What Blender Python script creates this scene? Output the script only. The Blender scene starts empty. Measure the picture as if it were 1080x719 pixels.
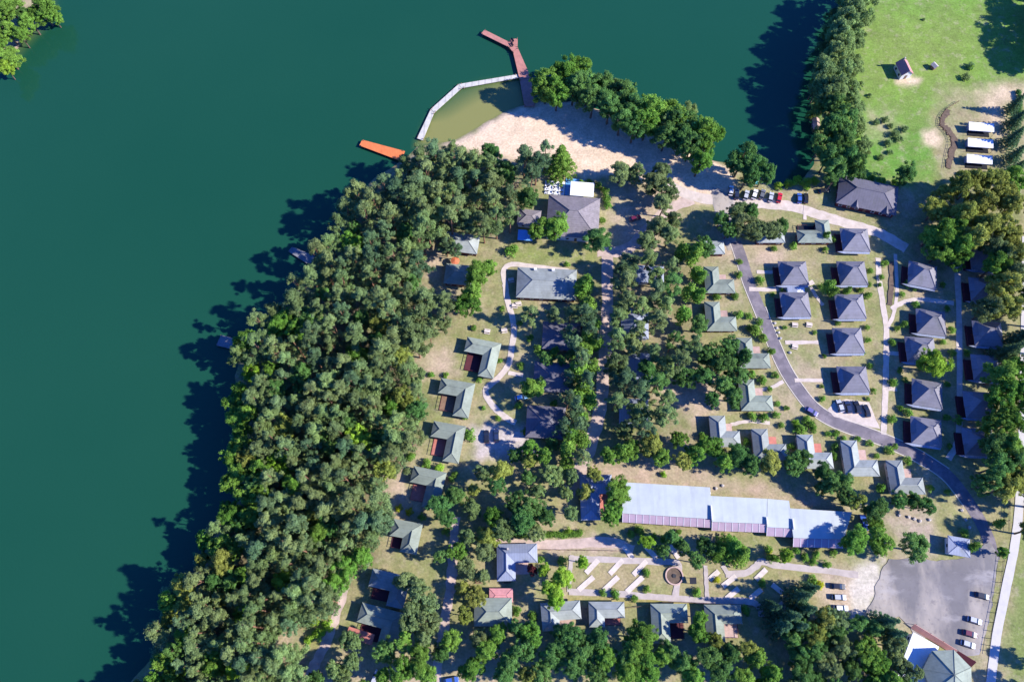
import bpy, bmesh, math, random
import numpy as np
from mathutils import Vector, Matrix
random.seed(7); RNG = np.random.default_rng(11)
S = bpy.context.scene
COL = S.collection
# ------------------------------------------------------------------ camera
CH, PIT, F = 250.0, math.radians(21), 840.0
CP, SP = math.cos(PIT), math.sin(PIT)
def at(px, py, z=0.0):
    """ground point (at height z) seen at a photograph position: used to survey the place"""
    x, y = (px-540)/F, -(py-359.5)/F
    yy, zz = y*CP+SP, y*SP-CP
    t = (z-CH)/zz
    return Vector((x*t, yy*t, z))
cam = bpy.data.cameras.new('camera'); cam.lens = F/1080*36; cam.sensor_width = 36
cam.clip_start = 1; cam.clip_end = 9000
co = bpy.data.objects.new('camera', cam); COL.objects.link(co)
co.location = (0, 0, CH); co.rotation_euler = (PIT, 0, 0); S.camera = co
# ------------------------------------------------------------------ light
EL, AZ = math.radians(36), math.radians(9)
w = bpy.data.worlds.new('World'); S.world = w; w.use_nodes = True
nt = w.node_tree; bg = nt.nodes['Background']
sky = nt.nodes.new('ShaderNodeTexSky'); sky.sky_type = 'NISHITA'; sky.sun_disc = False
sky.sun_elevation = EL; sky.sun_rotation = math.pi/2+AZ; sky.ozone_density = 7.0; sky.air_density = 1.0; sky.dust_density = 0.3
tn = nt.nodes.new('ShaderNodeVectorMath'); tn.operation = 'MULTIPLY'; tn.inputs[1].default_value = (.34, .78, 1.85)   # deep blue morning sky
nt.links.new(sky.outputs[0], tn.inputs[0]); nt.links.new(tn.outputs[0], bg.inputs[0]); bg.inputs[1].default_value = 0.088
sl = bpy.data.lights.new('sun', 'SUN'); sl.energy = 4.7; sl.angle = math.radians(1.0); sl.color = (1.0, 0.955, 0.89)
so = bpy.data.objects.new('sun', sl); COL.objects.link(so)
d = Vector((-math.cos(EL)*math.cos(AZ), math.cos(EL)*math.sin(AZ), -math.sin(EL)))
so.rotation_euler = d.to_track_quat('-Z', 'Y').to_euler(); so.location = (80, 0, 200)
S.view_settings.view_transform = 'Standard'; S.view_settings.look = 'None'
S.view_settings.exposure = 1.02; S.view_settings.gamma = 1.0
# ------------------------------------------------------------------ materials
def lin(c):
    return tuple(((v/255)/12.92 if v/255 <= .04045 else ((v/255+.055)/1.055)**2.4) for v in c)
def mat(name, col, rough=.8, var=.25, scale=.6, spec=.3, metal=0, coat=0, stripes=None, em=None):
    m = bpy.data.materials.new(name); m.use_nodes = True
    n = m.node_tree.nodes; l = m.node_tree.links; b = n['Principled BSDF']
    b.inputs['Roughness'].default_value = rough; b.inputs['Specular IOR Level'].default_value = spec
    b.inputs['Metallic'].default_value = metal; b.inputs['Coat Weight'].default_value = coat
    if var <= 0:
        b.inputs['Base Color'].default_value = (*col, 1); return m
    g = n.new('ShaderNodeNewGeometry')
    n1 = n.new('ShaderNodeTexNoise'); n1.inputs['Scale'].default_value = scale; n1.inputs['Detail'].default_value = 6; n1.inputs['Roughness'].default_value = .65
    l.new(g.outputs['Position'], n1.inputs['Vector'])
    mr = n.new('ShaderNodeMapRange'); mr.inputs[1].default_value = .25; mr.inputs[2].default_value = .75
    mr.inputs[3].default_value = 1-var; mr.inputs[4].default_value = 1+var
    l.new(n1.outputs[0], mr.inputs[0])
    fac = mr.outputs[0]
    if stripes:                                      # seams: (period in m, axis, depth)
        tc = n.new('ShaderNodeTexCoord'); sx = n.new('ShaderNodeSeparateXYZ'); l.new(tc.outputs['Object'], sx.inputs[0])
        mm = n.new('ShaderNodeMath'); mm.operation = 'PINGPONG'; mm.inputs[1].default_value = stripes[0]/2
        l.new(sx.outputs[stripes[1]], mm.inputs[0])
        lt = n.new('ShaderNodeMath'); lt.operation = 'LESS_THAN'; lt.inputs[1].default_value = stripes[0]*.12; l.new(mm.outputs[0], lt.inputs[0])
        ml = n.new('ShaderNodeMath'); ml.operation = 'MULTIPLY_ADD'; ml.inputs[1].default_value = stripes[2]; ml.inputs[2].default_value = 1; l.new(lt.outputs[0], ml.inputs[0])
        m2 = n.new('ShaderNodeMath'); m2.operation = 'MULTIPLY'; l.new(fac, m2.inputs[0]); l.new(ml.outputs[0], m2.inputs[1]); fac = m2.outputs[0]
    vm = n.new('ShaderNodeVectorMath'); vm.operation = 'SCALE'; vm.inputs[0].default_value = col
    l.new(fac, vm.inputs['Scale']); l.new(vm.outputs[0], b.inputs['Base Color'])
    return m
M = dict(
 asphalt=mat('asphalt', (.145,.125,.135), .9, .2, .35), lot=mat('car_park_asphalt', (.16,.148,.145), .9, .22, .1),
 path=mat('pale_gravel', (.50,.42,.35), .95, .2, .5), concrete=mat('concrete_road', (.47,.44,.40), .85, .12, .4),
 dirt=mat('sandy_track', (.44,.335,.275), .95, .35, .35), pad=mat('pitch_slabs', (.55,.47,.40), .9, .2, .5), walk=mat('grey_path', (.40,.34,.30), .95, .2, .5),
 kerb=mat('kerb_stone', (.5,.44,.36), .9, .2, 1), bed=mat('bark_bed', (.12,.085,.06), .95, .4, 1),
 groof=mat('grey_shingle', (.175,.168,.19), .7, .2, .5, stripes=(.9, 1, -.07)), groof2=mat('slate_blue_roof', (.22,.245,.31), .6, .14, .5, stripes=(.8, 0, -.12)),
 dgroof=mat('dark_grey_roof', (.125,.117,.14), .75, .18, .6, stripes=(.9, 0, -.08)),
 green=mat('green_shingle', (.225,.255,.20), .8, .2, .5, stripes=(.8, 1, -.06)), green2=mat('grey_green_shingle', (.26,.28,.26), .75, .2, .5, stripes=(.8, 1, -.07)),
 pale=mat('pale_metal_roof', (.39,.42,.41), .5, .12, .18, stripes=(4.2, 0, -.05)), brown=mat('brown_shingle', (.20,.175,.18), .8, .28, .9, stripes=(.7, 1, -.15)),
 awning=mat('purple_awning', (.34,.25,.31), .6, .12, .5), white=mat('white_paint', (.70,.70,.70), .6, .06, .5), wallw=mat('white_render', (.68,.66,.62), .85, .08, .7),
 burg=mat('burgundy_boards', (.11,.025,.03), .75, .2, 1.2, stripes=(.3, 2, -.25)), cream=mat('cream_wall', (.5,.42,.33), .85, .12, .8),
 deckr=mat('red_deck', (.42,.15,.11), .8, .2, .9, stripes=(.5, 1, -.12)), deckp=mat('pink_terrace', (.42,.29,.24), .85, .25, .8),
 pier=mat('red_pier_boards', (.40,.17,.13), .8, .22, .8, stripes=(.6, 1, -.12)), pont=mat('grey_pontoon', (.48,.45,.39), .8, .16, .6, stripes=(2.5, 0, -.2)),
 orange=mat('orange_deck', (.62,.16,.05), .75, .2, .7, stripes=(.6, 0, -.15)), orange2=mat('orange_canvas', (.5,.14,.06), .7, .12, .8),
 glass=mat('window_glass', (.02,.025,.035), .12, 0, 1, .5), dark=mat('dark_metal', (.03,.03,.035), .6, .15, 1),
 wood=mat('brown_wood', (.2,.12,.075), .85, .3, 1.5), bark=mat('bark', (.13,.085,.06), .95, .35, 1.5), barkp=mat('pine_bark', (.24,.13,.08), .95, .3, 1.2),
 bluec=mat('blue_canvas_and_shade', (.12,.3,.55), .6, .1, 1), rubber=mat('rubber', (.02,.02,.022), .9, 0), pink=mat('pink_tile_roof', (.50,.22,.21), .8, .18, .9, stripes=(.5, 1, -.2)),
 stone=mat('stone', (.4,.36,.32), .9, .3, 1.5), red=mat('red_paint', (.4,.03,.035), .5, .1, 1), signp=mat('salmon_board', (.6,.3,.24), .7, .15, .7),
 blk=mat('black_panel', (.012,.013,.018), .5, .1, 1), lamp=mat('lamp_glass', (.7,.7,.68), .2, 0), tail=mat('tail_lamp', (.3,.01,.01), .3, 0), teal=mat('teal_canvas', (.1,.35,.35), .7, .1, 1),
)
def wear(m, col, scale, lo, hi, k=.8, stretch=(1,1,1), rot=0):
    n = m.node_tree.nodes; l = m.node_tree.links; b = n['Principled BSDF']; src = b.inputs['Base Color'].links[0].from_socket
    g = n.new('ShaderNodeNewGeometry'); mp = n.new('ShaderNodeMapping'); mp.inputs['Scale'].default_value = stretch; mp.inputs['Rotation'].default_value = (0,0,rot); l.new(g.outputs['Position'], mp.inputs['Vector'])
    t = n.new('ShaderNodeTexNoise'); t.inputs['Scale'].default_value = scale; t.inputs['Detail'].default_value = 6; t.inputs['Roughness'].default_value = .62; l.new(mp.outputs[0], t.inputs['Vector'])
    mr = n.new('ShaderNodeMapRange'); mr.inputs[1].default_value = lo; mr.inputs[2].default_value = hi; mr.inputs[3].default_value = 0; mr.inputs[4].default_value = k; l.new(t.outputs[0], mr.inputs[0])
    x = n.new('ShaderNodeMix'); x.data_type = 'RGBA'; x.inputs[7].default_value = (*col,1); l.new(mr.outputs[0], x.inputs[0]); l.new(src, x.inputs[6]); l.new(x.outputs[2], b.inputs['Base Color'])
wear(M['lot'], (.40,.345,.28), .055, .44, .60, .85, (1,.4,1), -.5); wear(M['lot'], (.38,.35,.33), .16, .55, .66, .5, (.4,1,1), .4); wear(M['lot'], (.13,.115,.12), .6, .56, .66, .5)
wear(M['asphalt'], (.235,.20,.205), .28, .46, .62, .75); wear(M['asphalt'], (.10,.085,.10), .9, .58, .68, .6)
for k_ in ('groof','dgroof','green','green2','brown','groof2'): wear(M[k_], (.10,.105,.085), .35, .54, .72, .45, (1,.5,1))
wear(M['pale'], (.27,.28,.29), .5, .55, .75, .45, (1,.25,1)); wear(M['pier'], (.26,.15,.11), .7, .52, .7, .6); wear(M['pont'], (.30,.29,.25), .8, .52, .7, .6); wear(M['path'], (.37,.31,.22), .35, .52, .7, .6); wear(M['concrete'], (.42,.38,.33), .4, .54, .7, .5); wear(M['pad'], (.42,.36,.29), .6, .52, .7, .5)
def fade(m, k):
    n = m.node_tree.nodes; l = m.node_tree.links; b = n['Principled BSDF']; src = b.inputs['Base Color'].links[0].from_socket
    oi = n.new('ShaderNodeObjectInfo'); mr = n.new('ShaderNodeMapRange'); mr.inputs[3].default_value = 1-k; mr.inputs[4].default_value = 1+k; l.new(oi.outputs['Random'], mr.inputs[0])
    vm = n.new('ShaderNodeVectorMath'); vm.operation = 'SCALE'; l.new(src, vm.inputs[0]); l.new(mr.outputs[0], vm.inputs['Scale']); l.new(vm.outputs[0], b.inputs['Base Color'])
for k_ in ('groof','green','green2','groof2','deckr','deckp'): fade(M[k_], .14)
def leafmat(name, c, c2=None):
    m = bpy.data.materials.new(name); m.use_nodes = True
    n = m.node_tree.nodes; l = m.node_tree.links; n.clear()
    out = n.new('ShaderNodeOutputMaterial'); df = n.new('ShaderNodeBsdfDiffuse'); tr = n.new('ShaderNodeBsdfTranslucent'); mx = n.new('ShaderNodeMixShader')
    oi = n.new('ShaderNodeObjectInfo'); a = n.new('ShaderNodeAttribute'); a.attribute_name = 'tint'
    hm = n.new('ShaderNodeMix'); hm.data_type = 'RGBA'
    hm.inputs[6].default_value = (*c, 1); hm.inputs[7].default_value = (*(c2 or tuple(v*f for v, f in zip(c, (1.35,1.05,1.0)))), 1)
    l.new(oi.outputs['Random'], hm.inputs[0])
    mr = n.new('ShaderNodeMapRange'); mr.inputs[3].default_value = .8; mr.inputs[4].default_value = 1.25
    fr = n.new('ShaderNodeMath'); fr.operation = 'MULTIPLY'; fr.inputs[1].default_value = 7.31; l.new(oi.outputs['Random'], fr.inputs[0])
    fc = n.new('ShaderNodeMath'); fc.operation = 'FRACT'; l.new(fr.outputs[0], fc.inputs[0]); l.new(fc.outputs[0], mr.inputs[0])
    mu = n.new('ShaderNodeMath'); mu.operation = 'MULTIPLY'; l.new(mr.outputs[0], mu.inputs[0]); l.new(a.outputs['Fac'], mu.inputs[1])
    vm = n.new('ShaderNodeVectorMath'); vm.operation = 'SCALE'; l.new(hm.outputs[2], vm.inputs[0]); l.new(mu.outputs[0], vm.inputs['Scale'])
    l.new(vm.outputs[0], df.inputs[0]); l.new(vm.outputs[0], tr.inputs[0]); mx.inputs[0].default_value = .42
    l.new(df.outputs[0], mx.inputs[1]); l.new(tr.outputs[0], mx.inputs[2]); l.new(mx.outputs[0], out.inputs[0])
    return m
L = dict(olive=leafmat('pine_needles', (.18,.262,.098), (.23,.285,.105)), pine=leafmat('dark_pine_needles', (.12,.215,.10), (.165,.24,.10)),
 green=leafmat('green_leaves', (0.135,0.290,0.047), (0.200,0.336,0.058)), dark=leafmat('dark_leaves', (0.095,0.225,0.06), (0.14,0.26,0.068)),
 lime=leafmat('lime_leaves', (0.227,0.418,0.042), (0.281,0.418,0.053)), yellow=leafmat('yellow_green_leaves', (0.270,0.325,0.068), (0.313,0.336,0.079)),
 grey=leafmat('willow_leaves', (0.189,0.290,0.105), (0.238,0.325,0.105)), gold=leafmat('golden_leaves', (0.420,0.420,0.032), (0.389,0.420,0.032)), red=leafmat('red_leaves', (0.130,0.035,0.037), (0.162,0.041,0.042)),
 blue=leafmat('spruce_needles', (0.086,0.180,0.089), (0.124,0.209,0.089)))
# ------------------------------------------------------------------ mesh helpers
class MB:
    def __init__(s): s.v = []; s.f = []
    def add(s, vs, fs):
        o = len(s.v); s.v += [tuple(v) for v in vs]; s.f += [tuple(i+o for i in f) for f in fs]; return s
    def box(s, x0, y0, z0, x1, y1, z1):
        return s.prism([(x0,y0),(x1,y0),(x1,y1),(x0,y1)], z0, z1)
    def prism(s, pts, z0, z1):
        n = len(pts)
        return s.add([(x,y,z0) for x, y in pts]+[(x,y,z1) for x, y in pts],
            [tuple(range(n-1,-1,-1)), tuple(range(n,2*n))]+[(i,(i+1)%n,n+(i+1)%n,n+i) for i in range(n)])
    def tube(s, p, q, r0, r1, k=7):
        p, q = Vector(p), Vector(q); a = (q-p).normalized()
        u = a.orthogonal().normalized(); v = a.cross(u); vs = []
        for c, r in ((p, r0), (q, r1)):
            for i in range(k):
                t = 2*math.pi*i/k; vs.append(c+u*(r*math.cos(t))+v*(r*math.sin(t)))
        return s.add(vs, [(i,(i+1)%k,k+(i+1)%k,k+i) for i in range(k)]+[tuple(range(k-1,-1,-1)), tuple(range(k,2*k))])
    def mesh(s, name, m=None, recalc=True):
        me = bpy.data.meshes.new(name); me.from_pydata(s.v, [], s.f)
        if recalc:
            b = bmesh.new(); b.from_mesh(me); bmesh.ops.recalc_face_normals(b, faces=b.faces); b.to_mesh(me); b.free()
        if m: me.materials.append(m)
        me.update(); return me
    def build(s, name, m, parent=None, loc=None, rz=0):
        return link(name, s.mesh(name, m), parent, loc, rz)
def link(name, data, parent=None, loc=None, rz=0):
    o = bpy.data.objects.new(name, data); COL.objects.link(o)
    if parent: o.parent = parent
    if loc is not None: o.location = loc
    if rz: o.rotation_euler = (0, 0, rz)
    return o
def tag(o, label=None, cat=None, group=None, kind=None):
    for k, v in (('label', label), ('category', cat), ('group', group), ('kind', kind)):
        if v: o[k] = v
    return o
def thing(name, label, cat, loc, rz=0, group=None):
    return tag(link(name, None, None, loc, rz), label, cat, group)
def copy_tree(o, parent=None):
    c = o.copy(); COL.objects.link(c); c.parent = parent
    for ch in list(o.children): copy_tree(ch, c)
    return c
LM = []                                             # landmarks used to word labels: (short name, px, py)
def mark(nick, px, py): LM.append((nick, px, py))
# ------------------------------------------------------------------ ground sheet
SHORE = [(-900,-900),(-900,1500)]
MAIN = [(72,800),(132,725),(162,690),(182,650),(204,608),(228,562),(253,515),(249,470),(255,430),(247,398),(253,370),(281,338),(311,308),(336,278),(353,248),(367,226),(379,206),(395,186),(425,168),(440,154),
 (462,150),(482,146),(497,138),(516,126),(535,116),(552,110),(572,106),(604,106),(650,122),(700,146),(740,166),(770,172),(800,190),(825,197),(846,190),(860,172),(862,146),(858,112),(857,84),(866,54),(879,24),(894,-4),(915,-60)]
def ptsxy(pts, z=0): return np.array([at(x, y, z)[:2] for x, y in pts])
main = np.vstack([[(-400,-3500)], [(-190,-60)], ptsxy(MAIN), [(190,330),(230,420),(500,900),(3500,3500),(3500,-3500)]])
tl = ptsxy([(-60,110),(-20,82),(8,64),(24,44),(38,30),(48,18),(52,-10),(40,-60),(-200,-60),(-300,60)])
def sdf(P, X, Y):
    """signed distance, positive inside"""
    dmin = np.full(X.shape, 1e18); ins = np.zeros(X.shape, bool); n = len(P)
    for i in range(n):
        ax, ay = P[i]; bx, by = P[(i+1) % n]; ex, ey = bx-ax, by-ay
        t = np.clip(((X-ax)*ex+(Y-ay)*ey)/(ex*ex+ey*ey+1e-12), 0, 1)
        dmin = np.minimum(dmin, (X-ax-t*ex)**2+(Y-ay-t*ey)**2)
        c = (ay > Y) != (by > Y)
        ins ^= c & (X < (bx-ax)*(Y-ay)/((by-ay) if by != ay else 1e-12)+ax)
    return np.where(ins, 1, -1)*np.sqrt(dmin)
def wob(X, Y, sc, seed):
    r = np.random.default_rng(seed); o = np.zeros_like(X)
    for k in range(7):
        a = r.uniform(0, 6.28); f = sc*r.uniform(.5, 2.2)
        o += np.sin((X*np.cos(a)+Y*np.sin(a))*f+r.uniform(0, 6.28)+1.3*np.sin((X*np.sin(a)-Y*np.cos(a))*f*.7))
    return o/4.5
def far(a, b, n): return np.linspace(0, 1, n)**2*(b-a)+a
xs = np.concatenate([-far(200, 3500, 12)[::-1], np.arange(-199.2, 222, .8), far(222.4, 3500, 12)])
ys = np.concatenate([-far(45, 3500, 12)[::-1], np.arange(-44.2, 262, .8), far(262.4, 3500, 12)])
X, Y = np.meshgrid(xs, ys)
wsd = .8*wob(X, Y, .35, 5)
sd = np.maximum(sdf(main, X, Y), sdf(tl, X, Y))+wsd*.7
WZ = -0.55
Z = np.minimum(0, WZ+sd*.22); Z = np.maximum(Z, -6)
fine = (np.abs(X) < 225) & (Y > -46) & (Y < 265)
Cc = np.zeros((*X.shape, 3))
n1 = wob(X, Y, .10, 1); n2 = wob(X, Y, .35, 2); n3 = wob(X, Y, 1.1, 3)
def mixc(mask, col):
    global Cc
    Cc = Cc*(1-mask[..., None])+np.array(col)*mask[..., None]
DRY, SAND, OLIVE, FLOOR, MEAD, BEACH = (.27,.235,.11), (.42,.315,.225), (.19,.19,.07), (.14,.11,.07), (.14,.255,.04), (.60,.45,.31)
Cc[:] = DRY
mixc(np.clip(n1*.55+n2*.4+n3*.25+.25, 0, 1)*.7, SAND)
mixc(np.clip(-n1*.5+n2*.5+n3*.2+.1, 0, 1)*.75, OLIVE)
def cover(pts, col, soft=1.5, amp=1.5, k=1.0, world=False):
    P = np.array(pts) if world else ptsxy(pts)
    s = sdf(P, X, Y)+amp*(n2*.6+n3*.6)
    mixc(np.clip(s/soft*.5+.5, 0, 1)*k, col)
FOREST = [(140,740),(165,690),(178,640),(205,595),(240,540),(252,500),(250,440),(243,400),(242,370),(285,315),(325,270),(350,230),(390,190),(440,160),(500,158),(560,180),(555,225),(515,255),(460,262),(450,300),(485,330),(445,370),(440,400),(455,430),(425,490),(410,540),(400,585),(365,625),(345,670),(330,740)]
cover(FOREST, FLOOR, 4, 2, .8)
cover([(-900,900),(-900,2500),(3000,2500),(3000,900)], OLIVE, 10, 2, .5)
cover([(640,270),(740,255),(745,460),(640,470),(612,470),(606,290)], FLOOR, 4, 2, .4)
cover([(590,-80),(1150,-80),(1150,85),(1060,85),(1045,110),(980,120),(985,190),(930,190),(880,205),(868,130),(905,-5)], MEAD, 3, 3)
cover([(900,20),(1030,20),(1030,100),(905,100)], (.20,.25,.055), 12, 5, .6)
cover([(890,150),(985,130),(985,190),(895,200)], (.105,.23,.035), 4, 3, .8)
cover([(918,120),(940,118),(945,140),(930,148),(918,140)], SAND, 4, 3, .6)
cover([(995,95),(1070,88),(1080,180),(1000,190),(985,130)], (.30,.25,.14), 4, 3, .8)
cover([(1035,95),(1090,92),(1090,106),(1060,108),(1052,140),(1042,135)], BEACH, 4, 2, .8)
cover([(972,140),(986,136),(994,146),(988,156),(974,152)], BEACH, 1.5, 1, .9)
cover([(944,82),(960,80),(972,84),(965,90),(958,92),(946,88)], BEACH, 1.2, .8, .9)
cover([(470,152),(497,140),(516,128),(553,111),(604,104),(650,118),(700,142),(745,166),(775,180),(775,202),(750,215),(715,212),(690,195),(650,186),(615,188),(590,180),(540,168),(500,160)], BEACH, 1.6, 1.2)
cover([(640,195),(690,195),(715,210),(705,245),(690,270),(650,262),(645,240)], SAND, 3, 2, .8)
cover([(785,262),(830,262),(825,280),(795,285)], SAND, 2, 2, .9)
cover([(720,385),(740,390),(770,420),(755,440),(735,445),(710,430),(690,410)], SAND, 3, 2, .9)
cover([(610,488),(700,482),(760,500),(830,520),(895,535),(895,542),(830,530),(745,518),(660,508),(612,505)], (.40,.29,.21), 2, 2, .9)
cover([(518,568),(600,570),(645,564),(662,580),(600,582),(520,580)], (.42,.31,.24), 1.5, 1, .9)
cover([(600,590),(900,600),(900,640),(600,632)], (.30,.245,.12), 2, 1, .7)
cover([(600,630),(750,634),(748,641),(600,638)], (.30,.25,.06), 1, .6, .9)
cover([(862,598),(905,600),(900,655),(868,650)], (.44,.34,.25), 2, 1.5, .9)
cover([(903,592),(935,588),(920,645),(896,658)], (.52,.46,.38), 1.5, 1.5, .95)
cover([(935,545),(985,540),(990,570),(985,585),(950,580),(940,570)], (.37,.29,.23), 3, 2, .8)
cover([(980,520),(1005,520),(1020,560),(990,565)], (.25,.24,.09), 2, 1, .8)
cover([(1080,560),(1200,560),(1200,760),(1060,760),(1068,640)], (.17,.21,.06), 2, 2, .9)
cover([(445,260),(475,262),(470,300),(446,300)], SAND, 3, 2, .8)
cover([(440,368),(475,365),(480,395),(445,400)], SAND, 3, 2, .9)
cover([(405,500),(430,495),(440,540),(410,560)], SAND, 3, 2, .8)
cover([(500,450),(560,448),(565,480),(500,482)], (.48,.41,.38), 2, 1.5, .9)
cover([(330,690),(520,680),(520,760),(320,760)], SAND, 4, 3, .6)
cover([(286,655),(310,650),(330,690),(300,710),(285,690)], SAND, 4, 3, .7)
cover([(325,635),(345,630),(340,680),(322,690)], (.28,.29,.06), 3, 2, .7)
cover([(540,262),(630,266),(630,276),(545,276)], (.20,.23,.06), 2, 1, .8)
cover([(0,40),(30,20),(45,32),(20,60)], (.33,.24,.19), 2, 1, .8)
wet = np.clip((WZ+.28-Z)/.25, 0, 1)
mixc(wet*.55, (.16,.12,.07))
nv, nu = X.shape
verts = np.stack([X, Y, Z], -1).reshape(-1, 3)
I = np.arange(nv*nu).reshape(nv, nu)
keep = (np.maximum.reduce([sd[:-1,:-1], sd[1:,:-1], sd[:-1,1:], sd[1:,1:]]) > -22)
quads = np.stack([I[:-1,:-1][keep], I[:-1,1:][keep], I[1:,1:][keep], I[1:,:-1][keep]], -1).reshape(-1, 4)
def npmesh(name, verts, quads, m):
    me = bpy.data.meshes.new(name); nq, k = quads.shape
    me.vertices.add(len(verts)); me.vertices.foreach_set('co', verts.astype('f').ravel())
    me.loops.add(nq*k); me.loops.foreach_set('vertex_index', quads.astype('i').ravel())
    me.polygons.add(nq); me.polygons.foreach_set('loop_start', np.arange(0, nq*k, k, dtype='i'))
    me.update(calc_edges=True); me.materials.append(m); return me
gm = bpy.data.materials.new('ground'); gm.use_nodes = True
n = gm.node_tree.nodes; l = gm.node_tree.links; b = n['Principled BSDF']; b.inputs['Roughness'].default_value = .95; b.inputs['Specular IOR Level'].default_value = .1
a = n.new('ShaderNodeAttribute'); a.attribute_name = 'cover'; g = n.new('ShaderNodeNewGeometry')
fac = None
for sc, lo, hi in ((.22, .78, 1.2), (1.3, .72, 1.3)):
    t = n.new('ShaderNodeTexNoise'); t.inputs['Scale'].default_value = sc; t.inputs['Detail'].default_value = 7; t.inputs['Roughness'].default_value = .7; l.new(g.outputs['Position'], t.inputs['Vector'])
    mr = n.new('ShaderNodeMapRange'); mr.inputs[1].default_value = .3; mr.inputs[2].default_value = .7; mr.inputs[3].default_value = lo; mr.inputs[4].default_value = hi; l.new(t.outputs[0], mr.inputs[0])
    if fac is None: fac = mr.outputs[0]
    else:
        mm = n.new('ShaderNodeMath'); mm.operation = 'MULTIPLY'; l.new(fac, mm.inputs[0]); l.new(mr.outputs[0], mm.inputs[1]); fac = mm.outputs[0]
prev = a.outputs['Color']
for sc, lo, hi, k, colr in ((.16,.43,.58,.7,(.145,.19,.05)), (.30,.53,.66,.5,(.40,.32,.23)), (1.1,.56,.66,.45,(.13,.13,.06)), (2.6,.58,.68,.5,(.42,.35,.25))):
    t = n.new('ShaderNodeTexNoise'); t.inputs['Scale'].default_value = sc; t.inputs['Detail'].default_value = 8; t.inputs['Roughness'].default_value = .68
    mp = n.new('ShaderNodeMapping'); mp.inputs['Location'].default_value = (sc*91, 17, 3); l.new(g.outputs['Position'], mp.inputs['Vector']); l.new(mp.outputs[0], t.inputs['Vector'])
    mr = n.new('ShaderNodeMapRange'); mr.inputs[1].default_value = lo; mr.inputs[2].default_value = hi; mr.inputs[3].default_value = 0; mr.inputs[4].default_value = k; l.new(t.outputs[0], mr.inputs[0])
    kk = n.new('ShaderNodeMath'); kk.operation = 'MULTIPLY'; l.new(mr.outputs[0], kk.inputs[0]); l.new(a.outputs['Alpha'], kk.inputs[1])
    x = n.new('ShaderNodeMix'); x.data_type = 'RGBA'; x.inputs[7].default_value = (*colr,1); l.new(kk.outputs[0], x.inputs[0]); l.new(prev, x.inputs[6]); prev = x.outputs[2]
vm = n.new('ShaderNodeVectorMath'); vm.operation = 'SCALE'; l.new(prev, vm.inputs[0]); l.new(fac, vm.inputs['Scale']); l.new(vm.outputs[0], b.inputs['Base Color'])
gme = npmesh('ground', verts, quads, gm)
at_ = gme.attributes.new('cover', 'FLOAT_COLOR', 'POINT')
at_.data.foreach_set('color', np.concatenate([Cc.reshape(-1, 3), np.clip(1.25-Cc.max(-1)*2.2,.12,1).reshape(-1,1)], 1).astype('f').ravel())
tag(link('ground', gme), kind='structure')
# ------------------------------------------------------------------ lake: turbid green, sandy where it is shallow
wx = np.concatenate([-far(200, 4000, 10)[::-1], np.arange(-198, 140, 2.0), far(141, 4000, 10)])
wy = np.concatenate([-far(60, 4000, 10)[::-1], np.arange(-58, 262, 2.0), far(263, 4000, 10)])
WX, WY = np.meshgrid(wx, wy)
wsdm = sdf(main, WX, WY); wsdt = sdf(tl, WX, WY)
P = ptsxy([(440,152),(456,119),(484,91),(510,86),(545,82),(560,108),(530,122),(500,140),(480,152)])
ss = sdf(P, WX, WY)
sh = np.clip(np.clip((ss+2.5)/4, 0, 1)*np.clip((wsdm+24)/15, 0.0, 1), 0, 1)
sh = np.maximum(sh, np.clip((wsdt+5)/5, 0, 1)*.5*(WX < -150))
wm = bpy.data.materials.new('lake_water'); wm.use_nodes = True
n = wm.node_tree.nodes; l = wm.node_tree.links; b = n['Principled BSDF']; b.inputs['Roughness'].default_value = .12; b.inputs['IOR'].default_value = 1.333
a = n.new('ShaderNodeAttribute'); a.attribute_name = 'shallow'; g = n.new('ShaderNodeNewGeometry')
t = n.new('ShaderNodeTexNoise'); t.inputs['Scale'].default_value = .009; t.inputs['Detail'].default_value = 5; l.new(g.outputs['Position'], t.inputs['Vector'])
mx0 = n.new('ShaderNodeMix'); mx0.data_type = 'RGBA'; mx0.inputs[6].default_value = (.005,.051,.027,1); mx0.inputs[7].default_value = (.011,.065,.035,1); l.new(t.outputs[0], mx0.inputs[0])
cr = n.new('ShaderNodeValToRGB'); cr.color_ramp.elements[0].position = 0; cr.color_ramp.elements[0].color = (0,0,0,1); cr.color_ramp.elements[1].position = 1
l.new(a.outputs['Fac'], cr.inputs[0])
shc = n.new('ShaderNodeMix'); shc.data_type = 'RGBA'; shc.inputs[6].default_value = (.05,.115,.03,1); shc.inputs[7].default_value = (.19,.19,.06,1); l.new(a.outputs['Fac'], shc.inputs[0])
mx1 = n.new('ShaderNodeMix'); mx1.data_type = 'RGBA'; l.new(cr.outputs[0], mx1.inputs[0]); l.new(mx0.outputs[2], mx1.inputs[6]); l.new(shc.outputs[2], mx1.inputs[7])
l.new(mx1.outputs[2], b.inputs['Base Color'])
t2 = n.new('ShaderNodeTexNoise'); t2.inputs['Scale'].default_value = 1.2; t2.inputs['Detail'].default_value = 3; l.new(g.outputs['Position'], t2.inputs['Vector'])
bp = n.new('ShaderNodeBump'); bp.inputs['Strength'].default_value = .12; bp.inputs['Distance'].default_value = .2; l.new(t2.outputs[0], bp.inputs['Height']); l.new(bp.outputs[0], b.inputs['Normal'])
I = np.arange(WX.size).reshape(WX.shape)
q = np.stack([I[:-1,:-1], I[:-1,1:], I[1:,1:], I[1:,:-1]], -1).reshape(-1, 4)
lk = npmesh('lake', np.stack([WX, WY, np.full(WX.shape, WZ)], -1).reshape(-1, 3), q, wm)
lk.attributes.new('shallow', 'FLOAT', 'POINT').data.foreach_set('value', sh.astype('f').ravel())
tag(link('lake', lk), kind='structure')
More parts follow.
